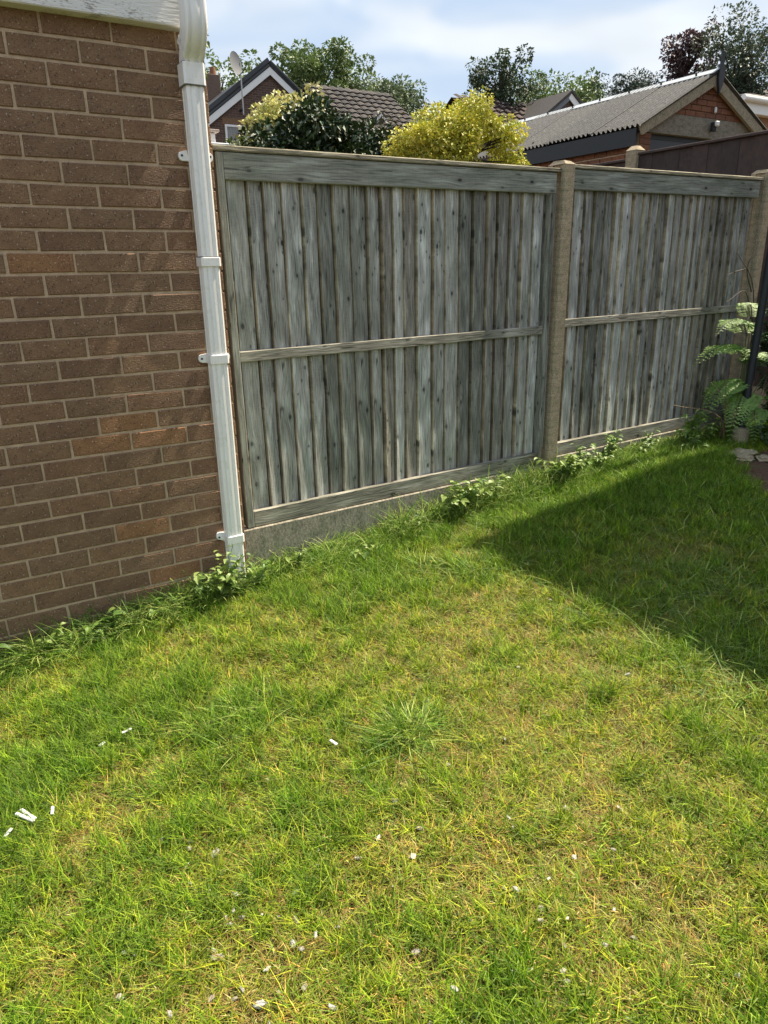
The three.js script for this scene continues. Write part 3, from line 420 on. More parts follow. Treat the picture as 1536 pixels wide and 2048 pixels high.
/* ---------- garage with corrugated roof ---------- */
{
  const g = thing('brick_garage', 'red brick garage with grey corrugated roof and dark door beyond the brown fence', 'garage', [0, 0, -4.5]);
  const rx = 8.93, ry = 3.84, eL = 7.5, eR = 10.3, ey = 3.1, D = 5.2;
  const conc = MAT({ map: concMap, roughness: 0.95, c: [0.72, 0.72, 0.74] });
  // side walls and back behind
  const side = part('side_wall', cbox(7.58, 7.74, 0, 2.9, -D, -0.02, 0.004), M.mortar, g); part('side_wall', cbox(10.05, 10.2, 0, 3.0, -D, -0.02, 0.004), brickRed, g); part('rear_wall', cbox(7.745, 10.045, 0, 3.0, -D, -D + 0.12, 0.004), brickRed, g);
  const gb = (() => { const a = cbox(0, 0.215, 0, 0.065, 0, 0.02, 0.004, 'y', 0.3, 0.1, 1.1); return a; })(), gm = [[1.0, 0.66, 0.58], [0.88, 0.6, 0.55], [1.1, 0.72, 0.62]].map(c => { const m = M.brick.clone(); m.color.setRGB(...c); return m; });
  for (let r = 0; r < 4; r++) for (let k = 0; k < 16; k++) { const o = part('brick', gb, pick(gm), side, 7.575, 2.55 + r * 0.085, -0.03 - k * 0.225 - (r & 1 ? 0.11 : 0)); o.rotation.y = Math.PI / 2; o.position.x = 7.562; }
  for (let r = 0; r < 8; r++) { part('pier_brick', gb, pick(gm), g, 7.56, 2.44 + r * 0.075, -0.02); }
  part('pier', cbox(7.57, 7.77, 0, 3.03, -0.12, -0.015, 0.002), M.mortar, g); part('pier', cbox(10.02, 10.24, 0, 3.06, -0.12, -0.005, 0.002), gm[0], g);
  part('lintel', (() => { const S = new THREE.Shape(); [[7.6, 3.045], [10.22, 3.045], [10.22, 3.12], [9.98, 3.3], [7.93, 3.3], [7.6, 3.13]].forEach((q, i) => i ? S.lineTo(...q) : S.moveTo(...q)); S.closePath(); const e = new THREE.ExtrudeGeometry(S, { depth: 0.15, bevelEnabled: false }); e.translate(0, 0, -0.15); return e; })(), conc, g);
  const gable = part('gable', (() => { const S = new THREE.Shape(); S.moveTo(7.9, 3.3); S.lineTo(10.0, 3.3); S.lineTo(rx, ry - 0.05); S.closePath(); const e = new THREE.ExtrudeGeometry(S, { depth: 0.1, bevelEnabled: false }); e.translate(0, 0, -0.12); return e; })(), M.mortar, g);
  for (let r = 0; r < 7; r++) { const y = 3.302 + r * 0.0755, half = (ry - 0.06 - y - 0.07) * (r < 0 ? 1 : 1.86), off = r & 1 ? 0.1125 : 0; for (let k = -6; k < 7; k++) { let a = rx + k * 0.225 + off - 0.05, b = a + 0.215; a = Math.max(a, rx - half); b = Math.min(b, rx + half); if (b - a > 0.03) part('brick', cbox(a, b, y, y + 0.066, -0.015, 0.004, 0.003, 'y', RND(), RND(), 1.1), pick(gm), gable); } }
  const door = part('door', cbox(7.78, 10.02, 0, 3.042, -0.11, -0.09, 0.003), MAT({ c: [0.012, 0.014, 0.018], roughness: 0.5 }), g); for (let k = 0; k < 5; k++) part('door_panel', cbox(7.8, 10.0, 1.95 + k * 0.21, 2.14 + k * 0.21, -0.088, -0.075, 0.006), MAT({ c: [0.014, 0.017, 0.022], roughness: 0.45 }), door);
  const bb = MAT({ map: concMap, c: [1.0, 0.95, 0.85], roughness: 0.9 }); bar(g, 'bargeboard', [eL - 0.02, ey - 0.0, 0.07], [rx, ry, 0.07], 0.125, 0.05, bb); bar(g, 'bargeboard', [rx + .003, ry - 0.002, 0.072], [eR, ey + 0.07, 0.072], 0.14, 0.05, bb);
  part('fascia', cbox(7.47, 7.5, 2.86, 3.08, -D, 0.0, 0.003), MAT({ c: [0.008, 0.01, 0.014], roughness: 0.5 }), g);
  // corrugated sheets: waves run down the slope
  const lich = tex(512, 512, (u, v) => { const a = fbm(u * 14, v * 14, 4), b = fbm(u * 70, v * 70, 2), s = sstep(0.12, 0.42, a * .6 + b * .8), k = sstep(0.15, 0.5, fbm(u * 30 + 7, v * 30, 3)); return [mix(mix(0.11, 0.21, s), 0.06, k * .6), mix(mix(0.11, 0.21, s), 0.06, k * .6), mix(mix(0.108, 0.2, s), 0.06, k * .6)]; });
  const rm = [[1, 1, 1], [0.92, 0.93, 0.94], [1.06, 1.05, 1.03]].map(c => MAT({ map: lich, roughness: 0.95, bumpMap: grit, bumpScale: 0.004, c }));
  const sheet = (x0, y0, x1, y1, w) => { const G = new Geo(), n = Math.round(w / 0.0365 / 2) * 8, dx = x1 - x0, dy = y1 - y0, L = Math.hypot(dx, dy), nx = -dy / L, ny = dx / L; for (let k = 0; k <= n; k++) { const z = -w * k / n, a = 0.02 * Math.sin(z / 0.085 * Math.PI * 2); for (let e = 0; e < 2; e++) G.v((e ? x1 : x0) + nx * a * (nx * ny < 0 ? 1 : 1), (e ? y1 : y0) + ny * a, z, z / 0.9, e * L / 0.9); } for (let k = 0; k < n; k++) { const a = k * 2; G.tri(a, a + 1, a + 2); G.tri(a + 1, a + 3, a + 2); } return G.done(); };
  for (let k = 0; k < 6; k++) { part('roof_sheet', sheet(eL - 0.06, ey - 0.01, rx, ry + 0.03, 0.93), rm[k % 3], g, 0, (k & 1) * 0.012 + .012, 0.1 - k * 0.89); part('roof_sheet', sheet(eR + 0.06, ey + 0.05, rx, ry + 0.03, 0.93), rm[(k + 1) % 3], g, 0, (k & 1) * 0.012 + .012, 0.1 - k * 0.89); }
  const rg = MAT({ c: [0.42, 0.45, 0.47], roughness: 0.55 }); for (const [sx, nm] of [[-1, 'ridge_flashing'], [1, 'ridge_flashing']]) { const o = part(nm, cbox(0, 0.15, 0, 0.012, -D - 0.05, 0.1, 0.003), rg, g, rx, ry + 0.068, 0); o.rotation.z = sx < 0 ? Math.PI - -0.5 : -0.46; if (sx < 0) o.position.y += 0.004; }
  for (let k = 0; k < 7; k++) part('roof_bolt', new THREE.CylinderGeometry(0.012, 0.016, 0.03, 8), dark, g, rx - 0.1, ry + 0.04, -0.2 - k * 0.6); for (let k = 0; k < 9; k++) part('roof_bolt', new THREE.CylinderGeometry(0.012, 0.016, 0.03, 8), dark, g, eL + 0.08, ey + 0.085, -0.15 - k * 0.5);
  part('finial', (() => { const S = new THREE.Shape(); S.moveTo(0, -0.22); S.lineTo(0.05, -0.1); S.lineTo(0.075, 0.02); S.lineTo(0.05, 0.12); S.lineTo(0.018, 0.16); S.lineTo(0.012, 0.3); S.lineTo(-0.006, 0.3); S.lineTo(-0.012, 0.16); S.lineTo(-0.045, 0.06); S.lineTo(-0.05, -0.04); S.lineTo(-0.03, -0.12); S.closePath(); return new THREE.ExtrudeGeometry(S, { depth: 0.03, bevelEnabled: true, bevelSize: 0.006, bevelThickness: 0.006, bevelSegments: 1 }); })(), MAT({ c: [0.02, 0.023, 0.03], roughness: 0.6 }), g, rx + 0.04, ry - 0.02, 0.08);
  const lamp = thing('wall_lamp', 'small white bulkhead lamp on the garage lintel', 'lamp', [9.02, 3.13, -4.48]); part('housing', cbox(-0.045, 0.045, 0, 0.12, 0, 0.05, 0.01), dark, lamp); part('diffuser', cbox(-0.03, 0.05, 0.06, 0.13, 0.052, 0.09, 0.012), white, lamp);
  const bx = solo('white_sensor', cbox(-0.02, 0.02, -0.04, 0.04, 0, 0.03, 0.01), white, 'tiny white fitting on the red brick gable of the garage', 'sensor'); bx.position.set(9.05, 3.41, -4.49);
}
{ // pale lean-to roof seen left over the fence
  const p = thing('lean_to', 'pale lean-to roof edge at far left just over the fence', 'outbuilding', [0, 0, -8]); const pm = MAT({ c: [0.5, 0.5, 0.5], roughness: 0.7 });
  part('wall', cbox(1.9, 2.98, 0, 3.0, -2, 0, 0.01), farBrick, p); part('upper_wall', cbox(1.9, 2.85, 3.085, 3.22, -2.1, -0.1, 0.01), pm, p); part('roof', (() => { const r = cbox(1.8, 3.35, 3.0, 3.05, -2.1, 0.2, 0.01); return r; })(), MAT({ c: [.7, .7, .7] }), p); part('coping', cbox(1.85, 2.9, 3.225, 3.26, -2.1, -0.05, 0.008), MAT({ c: [0.3, 0.25, 0.22] }), p);
}
/* ---------- the house beside the lawn, right of the view, whose shadow falls across the grass ---------- */
{
  const h = thing('brick_house', 'two storey brick house standing right of the lawn, casting its shadow over the grass', 'house', [3.85, 0, 0.48], THREE.MathUtils.degToRad(2));
  // local x to the right, local z towards the viewer; eaves edge at x = 0, y = 5
  const wall = part('wall', (() => { const S = new THREE.Shape(); S.moveTo(0.32, 0); S.lineTo(7.2, 0); S.lineTo(7.2, 5.0); S.lineTo(3.75, 7.35); S.lineTo(0.32, 5.0); S.closePath(); const e = new THREE.ExtrudeGeometry(S, { depth: 8.5, bevelEnabled: false }); e.translate(0, 0, 0.06); const uv = e.attributes.uv; for (let i = 0; i < uv.count; i++) uv.setXY(i, uv.getX(i) / 3.6, uv.getY(i) / 3.6); return e; })(), farBrick, h);
  const a = Math.atan2(2.45, 3.75), L = Math.hypot(2.45, 3.75); const r1 = part('roof_slope', cbox(0, L, 0, 0.12, 0, 8.6, 0.01), tileM[0], h, 0, 4.93, 0); r1.rotation.z = a; const r2 = part('roof_slope', cbox(-L, 0, 0, 0.12, 0, 8.6, 0.01), tileM[0], h, 7.52, 4.93, 0.003); r2.rotation.z = -a;
  part('gutter', cbox(-0.06, 0.03, 4.88, 4.96, 0.01, 8.6, 0.01), white, h);
  for (const [z, y] of [[2, 3.2], [5, 3.2], [4.2, 0.9]]) { const w = part('window', cbox(0.29, 0.33, y, y + 1.2, z, z + 1.5, 0.01), white, h); part('pane', cbox(0.27, 0.288, y + 0.08, y + 1.12, z + 0.08, z + 1.42, 0.003), PHY({ c: [0.03, 0.035, 0.04], roughness: 0.05 }), w); }
}
/* ---------- foliage ---------- */
const leafMat = (o = {}) => PHY({ vertexColors: true, side: THREE.DoubleSide, roughness: 0.6, transmission: 0.35, thickness: 0, ...o });
function leafAt(G, p, d, up, len, wid, col, fold = 0.25) {    // a folded pointed leaf from p along d
  const s = new THREE.Vector3().crossVectors(d, up).normalize(), n = new THREE.Vector3().crossVectors(s, d).normalize();
  const a = G.v(p.x, p.y, p.z, 0, 0, col), m = 0.45 * len, q = (k) => G.v(p.x + d.x * m + s.x * wid * k + n.x * wid * fold, p.y + d.y * m + s.y * wid * k + n.y * wid * fold, p.z + d.z * m + s.z * wid * k + n.z * wid * fold, 0, 0, col);
  const c = G.v(p.x + d.x * m, p.y + d.y * m, p.z + d.z * m, 0, 0, col), t = G.v(p.x + d.x * len - n.x * len * 0.12, p.y + d.y * len - n.y * len * 0.12, p.z + d.z * len - n.z * len * 0.12, 0, 0, col), l = q(-0.5), r = q(0.5);
  G.tri(a, c, l); G.tri(l, c, t); G.tri(a, r, c); G.tri(r, t, c);
}
function crownGeo(r, clumps, leaf, cols, perClump) {
  const G = new Geo(), p = new THREE.Vector3(), d = new THREE.Vector3(), up = new THREE.Vector3();
  for (const [cx, cy, cz, cr] of clumps) {
    const tint = 1 + rr(-0.22, 0.22, r), n = Math.round(perClump * rr(0.7, 1.3, r));
    for (let k = 0; k < n; k++) {
      do { d.set(rr(-1, 1, r), rr(-1, 1, r), rr(-1, 1, r)); } while (d.lengthSq() > 1); const q = Math.pow(d.length(), 0.5); d.normalize();
      p.set(cx + d.x * cr * q, cy + d.y * cr * q * 0.8, cz + d.z * cr * q);
      d.x += rr(-0.9, 0.9, r); d.y += rr(-0.9, 0.6, r); d.z += rr(-0.9, 0.9, r); d.normalize(); up.set(rr(-0.7, 0.7, r), 1, rr(-0.7, 0.7, r)).normalize();
      const c = pick(cols, r), t = tint * rr(0.75, 1.25, r), s = leaf * rr(0.65, 1.3, r); leafAt(G, p, d, up, s, s * 0.62, [c[0] * t, c[1] * t, c[2] * t]);
    }
  }
  return G.done(true);
}
const bark = MAT({ c: [0.07, 0.055, 0.042], roughness: 0.95, bumpMap: grit, bumpScale: 0.01 });
function tree(name, label, cat, base, top, rx, ry, rz, o) {     // base on the ground, top = crown centre
  if (o.push) { const k = o.push, e = [-1.0, 1.36, 2.91]; base = [e[0] + (base[0] - e[0]) * k, base[1], e[2] + (base[2] - e[2]) * k]; top = top.map((v, i) => e[i] + (v - e[i]) * k); rx *= k; ry *= k; rz *= k; o = { ...o, clump: o.clump * k, leaf: o.leaf * k, trunk: o.trunk * k }; }
  const r = rngOf(o.seed), t = thing(name, label, cat, base, 0, o.group), C = new THREE.Vector3(top[0] - base[0], top[1] - base[1], top[2] - base[2]), clumps = [], limbs = [];
  limbs.push(tube([[0, -0.1, 0], [C.x * 0.15, C.y * 0.35, C.z * 0.1], [C.x * 0.6, C.y - ry * 0.7, C.z * 0.6], [C.x, C.y + ry * 0.3, C.z]], o.trunk, o.trunk * 0.3, 8, 12));
  for (let k = 0; k < o.n; k++) {
    let d, tries = 0; do { d = [rr(-1, 1, r), rr(-1, 1, r), rr(-1, 1, r)]; tries++; } while ((Math.hypot(...d) > 1 || Math.hypot(...d) < 0.35) && tries < 40);
    if (o.top) { const X = rr(o.top[0][0], o.top[o.top.length - 1][0], r); let i = 0; while (i < o.top.length - 2 && o.top[i + 1][0] < X) i++; const [xa, ya] = o.top[i], [xb, yb] = o.top[i + 1], Y = mix(ya, yb, (X - xa) / (xb - xa)) - o.clump * 0.75; const cy = mix(o.bottom, Y, Math.pow(r(), 0.65)), cc = [X - base[0], cy - base[1], C.z + rz * rr(-1, 1, r), o.clump * rr(0.65, 1.2, r)]; if (o.hole && Math.hypot(X - o.hole[0], cy - o.hole[1]) < o.hole[2]) continue; clumps.push(cc); if (k % o.every === 0) limbs.push(tube([[C.x * 0.3, Math.max(0.1, C.y - ry), C.z], [mix(C.x, cc[0], 0.5), mix(C.y - ry, cc[1], 0.55), C.z], [cc[0], cc[1], cc[2]]], o.trunk * 0.4, o.trunk * 0.08, 5, 7)); continue; }
    const w = 1 + 0.32 * n3(d[0] * 1.6 + o.seed, d[1] * 1.6, d[2] * 1.6); const c = [C.x + d[0] * rx * w, C.y + d[1] * ry * w * (o.flat ?? 1), C.z + d[2] * rz * w, o.clump * rr(0.6, 1.25, r)]; clumps.push(c);
    if (k % o.every === 0) { const s = rr(0.3, 0.85, r); limbs.push(tube([[C.x * (0.3 + 0.5 * s), C.y - ry * (0.9 - s * 0.9), C.z * (0.3 + 0.5 * s)], [mix(C.x, c[0], 0.5), mix(C.y - ry * 0.4, c[1], 0.5), mix(C.z, c[2], 0.5)], [c[0], c[1], c[2]]], o.trunk * 0.36, o.trunk * 0.06, 5, 7)); }
  }
  part('trunk', mergeGeometries(limbs), o.bark ?? bark, t);
  part('crown', crownGeo(r, clumps, o.leaf, o.cols, o.per), o.mat ?? leafMat(), t); return t;
}
const GREEN = [[0.15, 0.23, 0.06], [0.12, 0.19, 0.05], [0.19, 0.26, 0.08]], DEEP = [[0.05, 0.085, 0.03], [0.06, 0.1, 0.034], [0.042, 0.072, 0.028]];
const far = 'trees beyond the houses';
tree('garden_tree', 'leafy green tree behind the gabled house at far left', 'tree', [11, 0, -32], [10.7, 8.6, -30], 3.2, 1.9, 2, { seed: 1, push: 1.28, n: 60, clump: 0.55, per: 90, leaf: 0.2, trunk: 0.16, every: 3, cols: GREEN, group: far });
tree('garden_tree', 'large round crowned tree rising behind the house gable', 'tree', [15, 0, -30], [14.9, 8.95, -28.6], 1.95, 1.4, 1.8, { seed: 2, push: 1.28, n: 95, clump: 0.42, per: 150, leaf: 0.15, trunk: 0.15, every: 2, cols: GREEN, group: far });
tree('garden_tree', 'hazy light green tree sloping down right of the round tree', 'tree', [20, 0, -34], [20.2, 8.9, -32], 2.1, 1.3, 2, { seed: 3, push: 1.28, n: 70, clump: 0.5, per: 110, leaf: 0.18, trunk: 0.15, every: 2, cols: [[0.13, 0.18, 0.085], [0.15, 0.2, 0.095]], group: far });
tree('garden_tree', 'low green tree filling the gap below the round tree', 'tree', [17.5, 0, -30], [17.5, 7.75, -30], 1.9, 0.85, 1.4, { seed: 13, push: 1.28, n: 50, clump: 0.45, per: 90, leaf: 0.16, trunk: 0.14, every: 3, cols: GREEN, group: far });
tree('slender_tree', 'thin feathery tree with drooping twigs above the golden shrub', 'tree', [23, 0, -34], [22.6, 8.8, -33], 1.1, 1.5, 1.1, { seed: 4, push: 1.28, n: 34, clump: 0.32, per: 40, leaf: 0.14, trunk: 0.1, every: 1, cols: [[0.06, 0.09, 0.05]], group: far });
tree('garden_tree', 'dark green lobed tree above the golden shrub', 'tree', [17.6, 0, -20], [17.7, 7.45, -19.7], 1.35, 0.95, 1.3, { seed: 5, n: 52, clump: 0.32, per: 90, leaf: 0.12, trunk: 0.13, every: 2, cols: DEEP, group: far });
tree('garden_tree', 'low bushy tree line behind the brown tiled roof', 'tree', [22, 0, -22], [22.0, 7.75, -21.2], 2.4, 0.75, 1.4, { seed: 6, n: 60, clump: 0.34, per: 80, leaf: 0.14, trunk: 0.13, every: 3, cols: GREEN, group: far });
tree('conifer', 'dark conifer with spiky tips behind the garage ridge', 'tree', [16.4, 0, -13], [16.5, 5.75, -12.8], 0.85, 0.75, 0.8, { seed: 7, n: 60, clump: 0.22, per: 120, leaf: 0.07, trunk: 0.1, every: 4, cols: [[0.026, 0.05, 0.032], [0.032, 0.06, 0.036]], group: far, flat: 0.75 });
tree('garden_tree', 'small bright bush behind the garage ridge beside the copper tree', 'tree', [17.6, 0, -13.5], [17.6, 5.55, -13.2], 0.7, 0.4, 0.6, { seed: 17, n: 26, clump: 0.2, per: 70, leaf: 0.08, trunk: 0.06, every: 4, cols: [[0.1, 0.13, 0.03]], group: far });
tree('copper_tree', 'purple leaved copper tree behind the garage roof', 'tree', [14.3, 0, -9.6], [14.35, 5.55, -9.2], 0.55, 0.8, 0.5, { seed: 8, n: 46, clump: 0.17, per: 60, leaf: 0.085, trunk: 0.07, every: 1, cols: [[0.08, 0.035, 0.04], [0.095, 0.045, 0.046], [0.07, 0.042, 0.045]], group: far });
tree('birch_tree', 'tall loose grey green tree at the top right corner', 'tree', [14.2, 0, -8.2], [14.35, 5.15, -7.9], 0.85, 1.1, 0.8, { seed: 9, n: 115, clump: 0.24, per: 80, leaf: 0.075, trunk: 0.08, every: 2, cols: [[0.085, 0.12, 0.065], [0.07, 0.105, 0.058]], group: far });
tree('street_tree', 'leafy branch tip peeping out right of the downpipe top', 'tree', [5.3, 0, -16.2], [4.75, 6.4, -15.8], 0.8, 0.75, 0.5, { seed: 10, n: 24, clump: 0.18, per: 34, leaf: 0.12, trunk: 0.06, every: 1, cols: GREEN, group: far });
tree('dark_evergreen_shrub', 'dense dark glossy evergreen shrub just behind the fence', 'shrub', [1.8, 0.1, -2.7], [1.78, 2.0, -2.7], 0.66, 0.6, 0.4, { seed: 21, top: [[1.05, 2.16], [1.27, 2.33], [1.44, 2.47], [1.64, 2.59], [1.9, 2.62], [2.06, 2.54], [2.2, 2.43], [2.4, 2.32], [2.5, 2.2]], bottom: 1.5, n: 190, clump: 0.13, per: 95, leaf: 0.058, trunk: 0.05, every: 5, cols: [[0.03, 0.06, 0.018], [0.04, 0.08, 0.02], [0.022, 0.045, 0.016]], mat: leafMat({ roughness: 0.45, transmission: 0.15 }) });
tree('bright_leaved_shrub', 'yellow green leafy shrub at left end of the dark evergreen', 'shrub', [1.2, 0.1, -2.9], [1.2, 2.12, -2.75], 0.24, 0.16, 0.2, { seed: 22, n: 40, clump: 0.07, per: 55, leaf: 0.04, trunk: 0.02, every: 5, cols: [[0.11, 0.16, 0.03], [0.06, 0.11, 0.02], [0.2, 0.2, 0.05]] });
tree('variegated_shrub', 'pale yellow variegated shrub in front of the brick gable', 'shrub', [2.4, 0.1, -4.6], [2.4, 2.86, -4.55], 0.34, 0.27, 0.26, { seed: 23, top: [[2.02, 2.82], [2.12, 2.96], [2.25, 3.0], [2.4, 3.02], [2.5, 3.08], [2.62, 3.12], [2.75, 3.0]], bottom: 2.4, n: 100, clump: 0.08, per: 60, leaf: 0.05, trunk: 0.025, every: 3, cols: [[0.6, 0.58, 0.25], [0.45, 0.48, 0.16], [0.7, 0.66, 0.34]] });
tree('russet_shrub', 'thin reddish green shrub right of the dark evergreen', 'shrub', [2.5, 0.1, -2.8], [2.42, 2.25, -2.8], 0.22, 0.28, 0.25, { seed: 24, n: 40, clump: 0.08, per: 34, leaf: 0.045, trunk: 0.02, every: 2, cols: [[0.08, 0.075, 0.025], [0.05, 0.07, 0.02], [0.1, 0.07, 0.03]] });
tree('golden_shrub', 'golden yellow shrub with branching stems above the fence', 'shrub', [2.5, 0.15, -1.65], [2.38, 2.28, -1.6], 0.47, 0.2, 0.2, { seed: 25, top: [[1.84, 2.1], [1.9, 2.27], [2.0, 2.31], [2.06, 2.22], [2.12, 2.4], [2.22, 2.46], [2.3, 2.4], [2.42, 2.52], [2.52, 2.45], [2.62, 2.53], [2.72, 2.44], [2.79, 2.28]], bottom: 1.85, hole: [2.6, 2.12, 0.11], n: 180, clump: 0.07, per: 110, leaf: 0.027, trunk: 0.028, every: 4, cols: [[0.62, 0.58, 0.08], [0.5, 0.52, 0.06], [0.74, 0.67, 0.14], [0.38, 0.44, 0.06]] });

/* ---------- lawn: mown blades, dry blades, long blades ---------- */
function tuftGeo(seed, nb, h0, h1, w0, w1, rad, lean, cols) {
  const r = rngOf(seed), G = new Geo();
  for (let k = 0; k < nb; k++) {
    const a = r() * 6.283, R = rad * Math.sqrt(r()), x = Math.cos(a) * R, z = Math.sin(a) * R, h = rr(h0, h1, r), w = rr(w0, w1, r) / 2, b = r() * 6.283, l = h * rr(lean * 0.3, lean, r), dx = Math.cos(b) * l, dz = Math.sin(b) * l, tw = b + Math.PI / 2 + rr(-0.7, 0.7, r), sx = Math.cos(tw) * w, sz = Math.sin(tw) * w, c0 = pick(cols, r), t = rr(0.4, 1.5, r), c = [c0[0] * t, c0[1] * t, c0[2] * t];
    const droop = rr(0, 0.35, r) * Math.min(1, lean), n = h > 0.09 ? 5 : 2; let pl, pr;
    for (let s = 0; s <= n; s++) { const q = s / n, X = x + dx * q * q, Z = z + dz * q * q, Y = h * (q - droop * q * q * q) - 0.004, ww = s === n ? 0 : 1 - 0.45 * q; if (s === n) { const e = G.v(X, Y, Z, 0, 0, c); G.tri(pl, pr, e); } else { const A = G.v(X - sx * ww, Y, Z - sz * ww, 0, 0, c), B = G.v(X + sx * ww, Y, Z + sz * ww, 0, 0, c); if (s) { G.tri(pl, pr, A); G.tri(pr, B, A); } pl = A; pr = B; } }
  }
  return G.done();
}
const SP = [[-0.81, 1.15, 0.16, 1], [0.51, 0.81, 0.22, 0.7], [-1.02, 0.49, 0.16, 0.9], [0.89, 0.49, 0.07, 1.2], [0.15, 1.67, 0.3, 0.55], [0.6, 1.25, 0.35, 0.6], [-0.2, 0.42, 0.14, 0.6], [0.2, 1.1, 0.3, 0.5], [-0.35, 1.75, 0.25, 0.35], [0.2, 2.1, 0.3, 0.45], [-0.9, 1.75, 0.3, 0.3], [1.6, 0.95, 0.3, 0.5], [1.35, 1.2, 0.3, 0.45], [1.1, 0.2, 0.05, 1.4], [-0.05, 1.95, 0.35, 0.5], [0.45, 1.7, 0.3, 0.45], [-0.62, 1.95, 0.2, 0.4], [-0.15, 0.75, 0.16, 0.5]];
const LP = [[-0.92, 0.57, 0.2, 1], [-1.02, 0.87, 0.2, 1], [0.47, 0.39, 0.3, 0.7], [1.52, 0.21, 0.3, 1], [-0.78, 1.32, 0.16, 1.1], [2.4, 0.3, 0.6, 1], [-0.6, 0.75, 0.2, 0.5], [-0.42, 0.98, 0.12, 0.7], [0.02, 1.35, 0.12, 0.6], [-0.3, 2.1, 0.18, 0.5]];
const bumpSum = (L, x, z) => L.reduce((s, [a, b, r, k]) => s + k * Math.exp(-((x - a) ** 2 + (z - b) ** 2) / (r * r)), 0);
const dryness = (x, z) => clamp(0.42 + 0.75 * fbm(x * 2.6 + 4, z * 2.6, 4) + 0.9 * fbm(x * 9, z * 9, 3) + 0.62 * bumpSum(SP, x, z) - 0.62 * bumpSum(LP, x, z) - (z < 0.3 ? 0.4 * sstep(0.35, 0.05, z) : 0));
const onLawn = (x, z) => !(x < 0.02 && z < 0.03) && z > -0.02 - x * 0.028 + 0.012 && !inBed(x, z);
const grassM = PHY({ vertexColors: true, side: THREE.DoubleSide, roughness: 0.6, specularIntensity: 0.45, transmission: 0.45, thickness: 0 });
const GG = [[0.16, 0.3, 0.012], [0.085, 0.185, 0.009], [0.29, 0.44, 0.03]], ST = [[0.58, 0.52, 0.16], [0.74, 0.68, 0.3], [0.34, 0.22, 0.06], [0.46, 0.46, 0.1]];
function meadow(name, label, geos, count, place) {
  const g = new THREE.Group(), per = Math.ceil(count / geos.length), m4 = new THREE.Matrix4(), q = new THREE.Quaternion(), e = new THREE.Euler(), s = new THREE.Vector3(), p = new THREE.Vector3(), c = new THREE.Color(); g.name = name; tag(g, label, 'grass', null, 'stuff'); scene.add(g);
  geos.forEach((geo, n) => { const L = [], r = rngOf(900 + n * 13 + name.length); let tries = 0; while (L.length < per && tries++ < per * 12) { const o = place(r); if (o) L.push(o); }
    const im = shade(new THREE.InstancedMesh(geo, grassM, L.length)); im.name = 'blades'; im.userData.kind = 'stuff'; L.forEach((o, k) => { e.set(rr(-0.2, 0.2, r), r() * 6.283, rr(-0.2, 0.2, r)); q.setFromEuler(e); p.set(o.x, groundY(o.x, o.z), o.z); s.set(o.w ?? 1, o.h, o.w ?? 1); im.setMatrixAt(k, m4.compose(p, q, s)); im.setColorAt(k, c.setRGB(...o.c)); }); g.add(im); });
}
const X0 = -2.2, X1 = 4.3, Z0 = -0.12, Z1 = 3.1;
const inView = (x, z) => { const dx = x + 1.003, dz = 2.914 - z, a = Math.atan2(dx, dz); return dz > -0.2 && a > -0.25 && a < 1.35; };
meadow('lawn_grass', 'short patchy green lawn grass covering the garden', [1, 2, 3, 4].map(k => tuftGeo(k * 31, 11, 0.022, 0.06, 0.0022, 0.0046, 0.022, 1.5, k < 4 ? GG : [...GG, ST[0]])), 35000, r => {
  const x = rr(X0, X1, r), z = rr(Z0, Z1, r); if (!onLawn(x, z) || !inView(x, z)) return null; const d = dryness(x, z); if (r() < d * 0.8) return null; const cl = fbm(x * 13 + 50, z * 13, 2); if (cl < -0.18 && r() < 0.7) return null; const v = 1 + 0.3 * fbm(x * 5, z * 5, 2), y = d; return { x, z, h: (0.65 + 0.75 * (1 - d) + 0.7 * cl) * rr(0.6, 1.4, r), c: [v * (1 + 0.8 * y), v * (1 + 0.25 * y), v] };
});
meadow('dry_grass', 'straw coloured dry grass blades and thatch mixed through the lawn', [1, 2, 3].map(k => tuftGeo(k * 57, 10, 0.012, 0.036, 0.0016, 0.0034, 0.026, 2.4, k === 1 ? [...ST, GG[0]] : ST)), 28000, r => {
  const x = rr(X0, X1, r), z = rr(Z0, Z1, r); if (!onLawn(x, z) || !inView(x, z)) return null; const d = dryness(x, z); if (r() > 0.12 + d * 1.1) return null; const v = 1 + 0.2 * fbm(x * 6, z * 6, 2); return { x, z, h: rr(0.7, 1.3, r), c: [v, v * rr(0.94, 1.04, r), v] };
});
meadow('coarse_grass', 'coarse broad grass blades in scattered tufts through the lawn', [1, 2, 3].map(k => tuftGeo(k * 71, 7, 0.03, 0.062, 0.003, 0.0056, 0.026, 1.7, [[0.2, 0.36, 0.02], [0.15, 0.29, 0.016], [0.32, 0.47, 0.05], [0.25, 0.42, 0.03]])), 3600, r => {
  const x = rr(X0, X1, r), z = rr(Z0, Z1, r); if (!onLawn(x, z) || !inView(x, z)) return null; const c = fbm(x * 4.5 + 20, z * 4.5, 3), d = dryness(x, z); if (r() > 0.25 + 1.1 * c - 0.25 * d) return null; const v = rr(0.75, 1.3, r); return { x, z, h: rr(0.5, 1.0, r), c: [v, v, v] };
});
const CL = [[-0.42, 0.98, 0.14], [1.49, 1.27, 0.2], [0.99, 1.75, 0.2], [0.47, 0.39, 0.25], [1.25, 0.1, 0.18], [0.0, 1.37, 0.06], [1.9, 0.9, 0.3], [1.15, 1.45, 0.2], [0.75, 0.55, 0.15]];
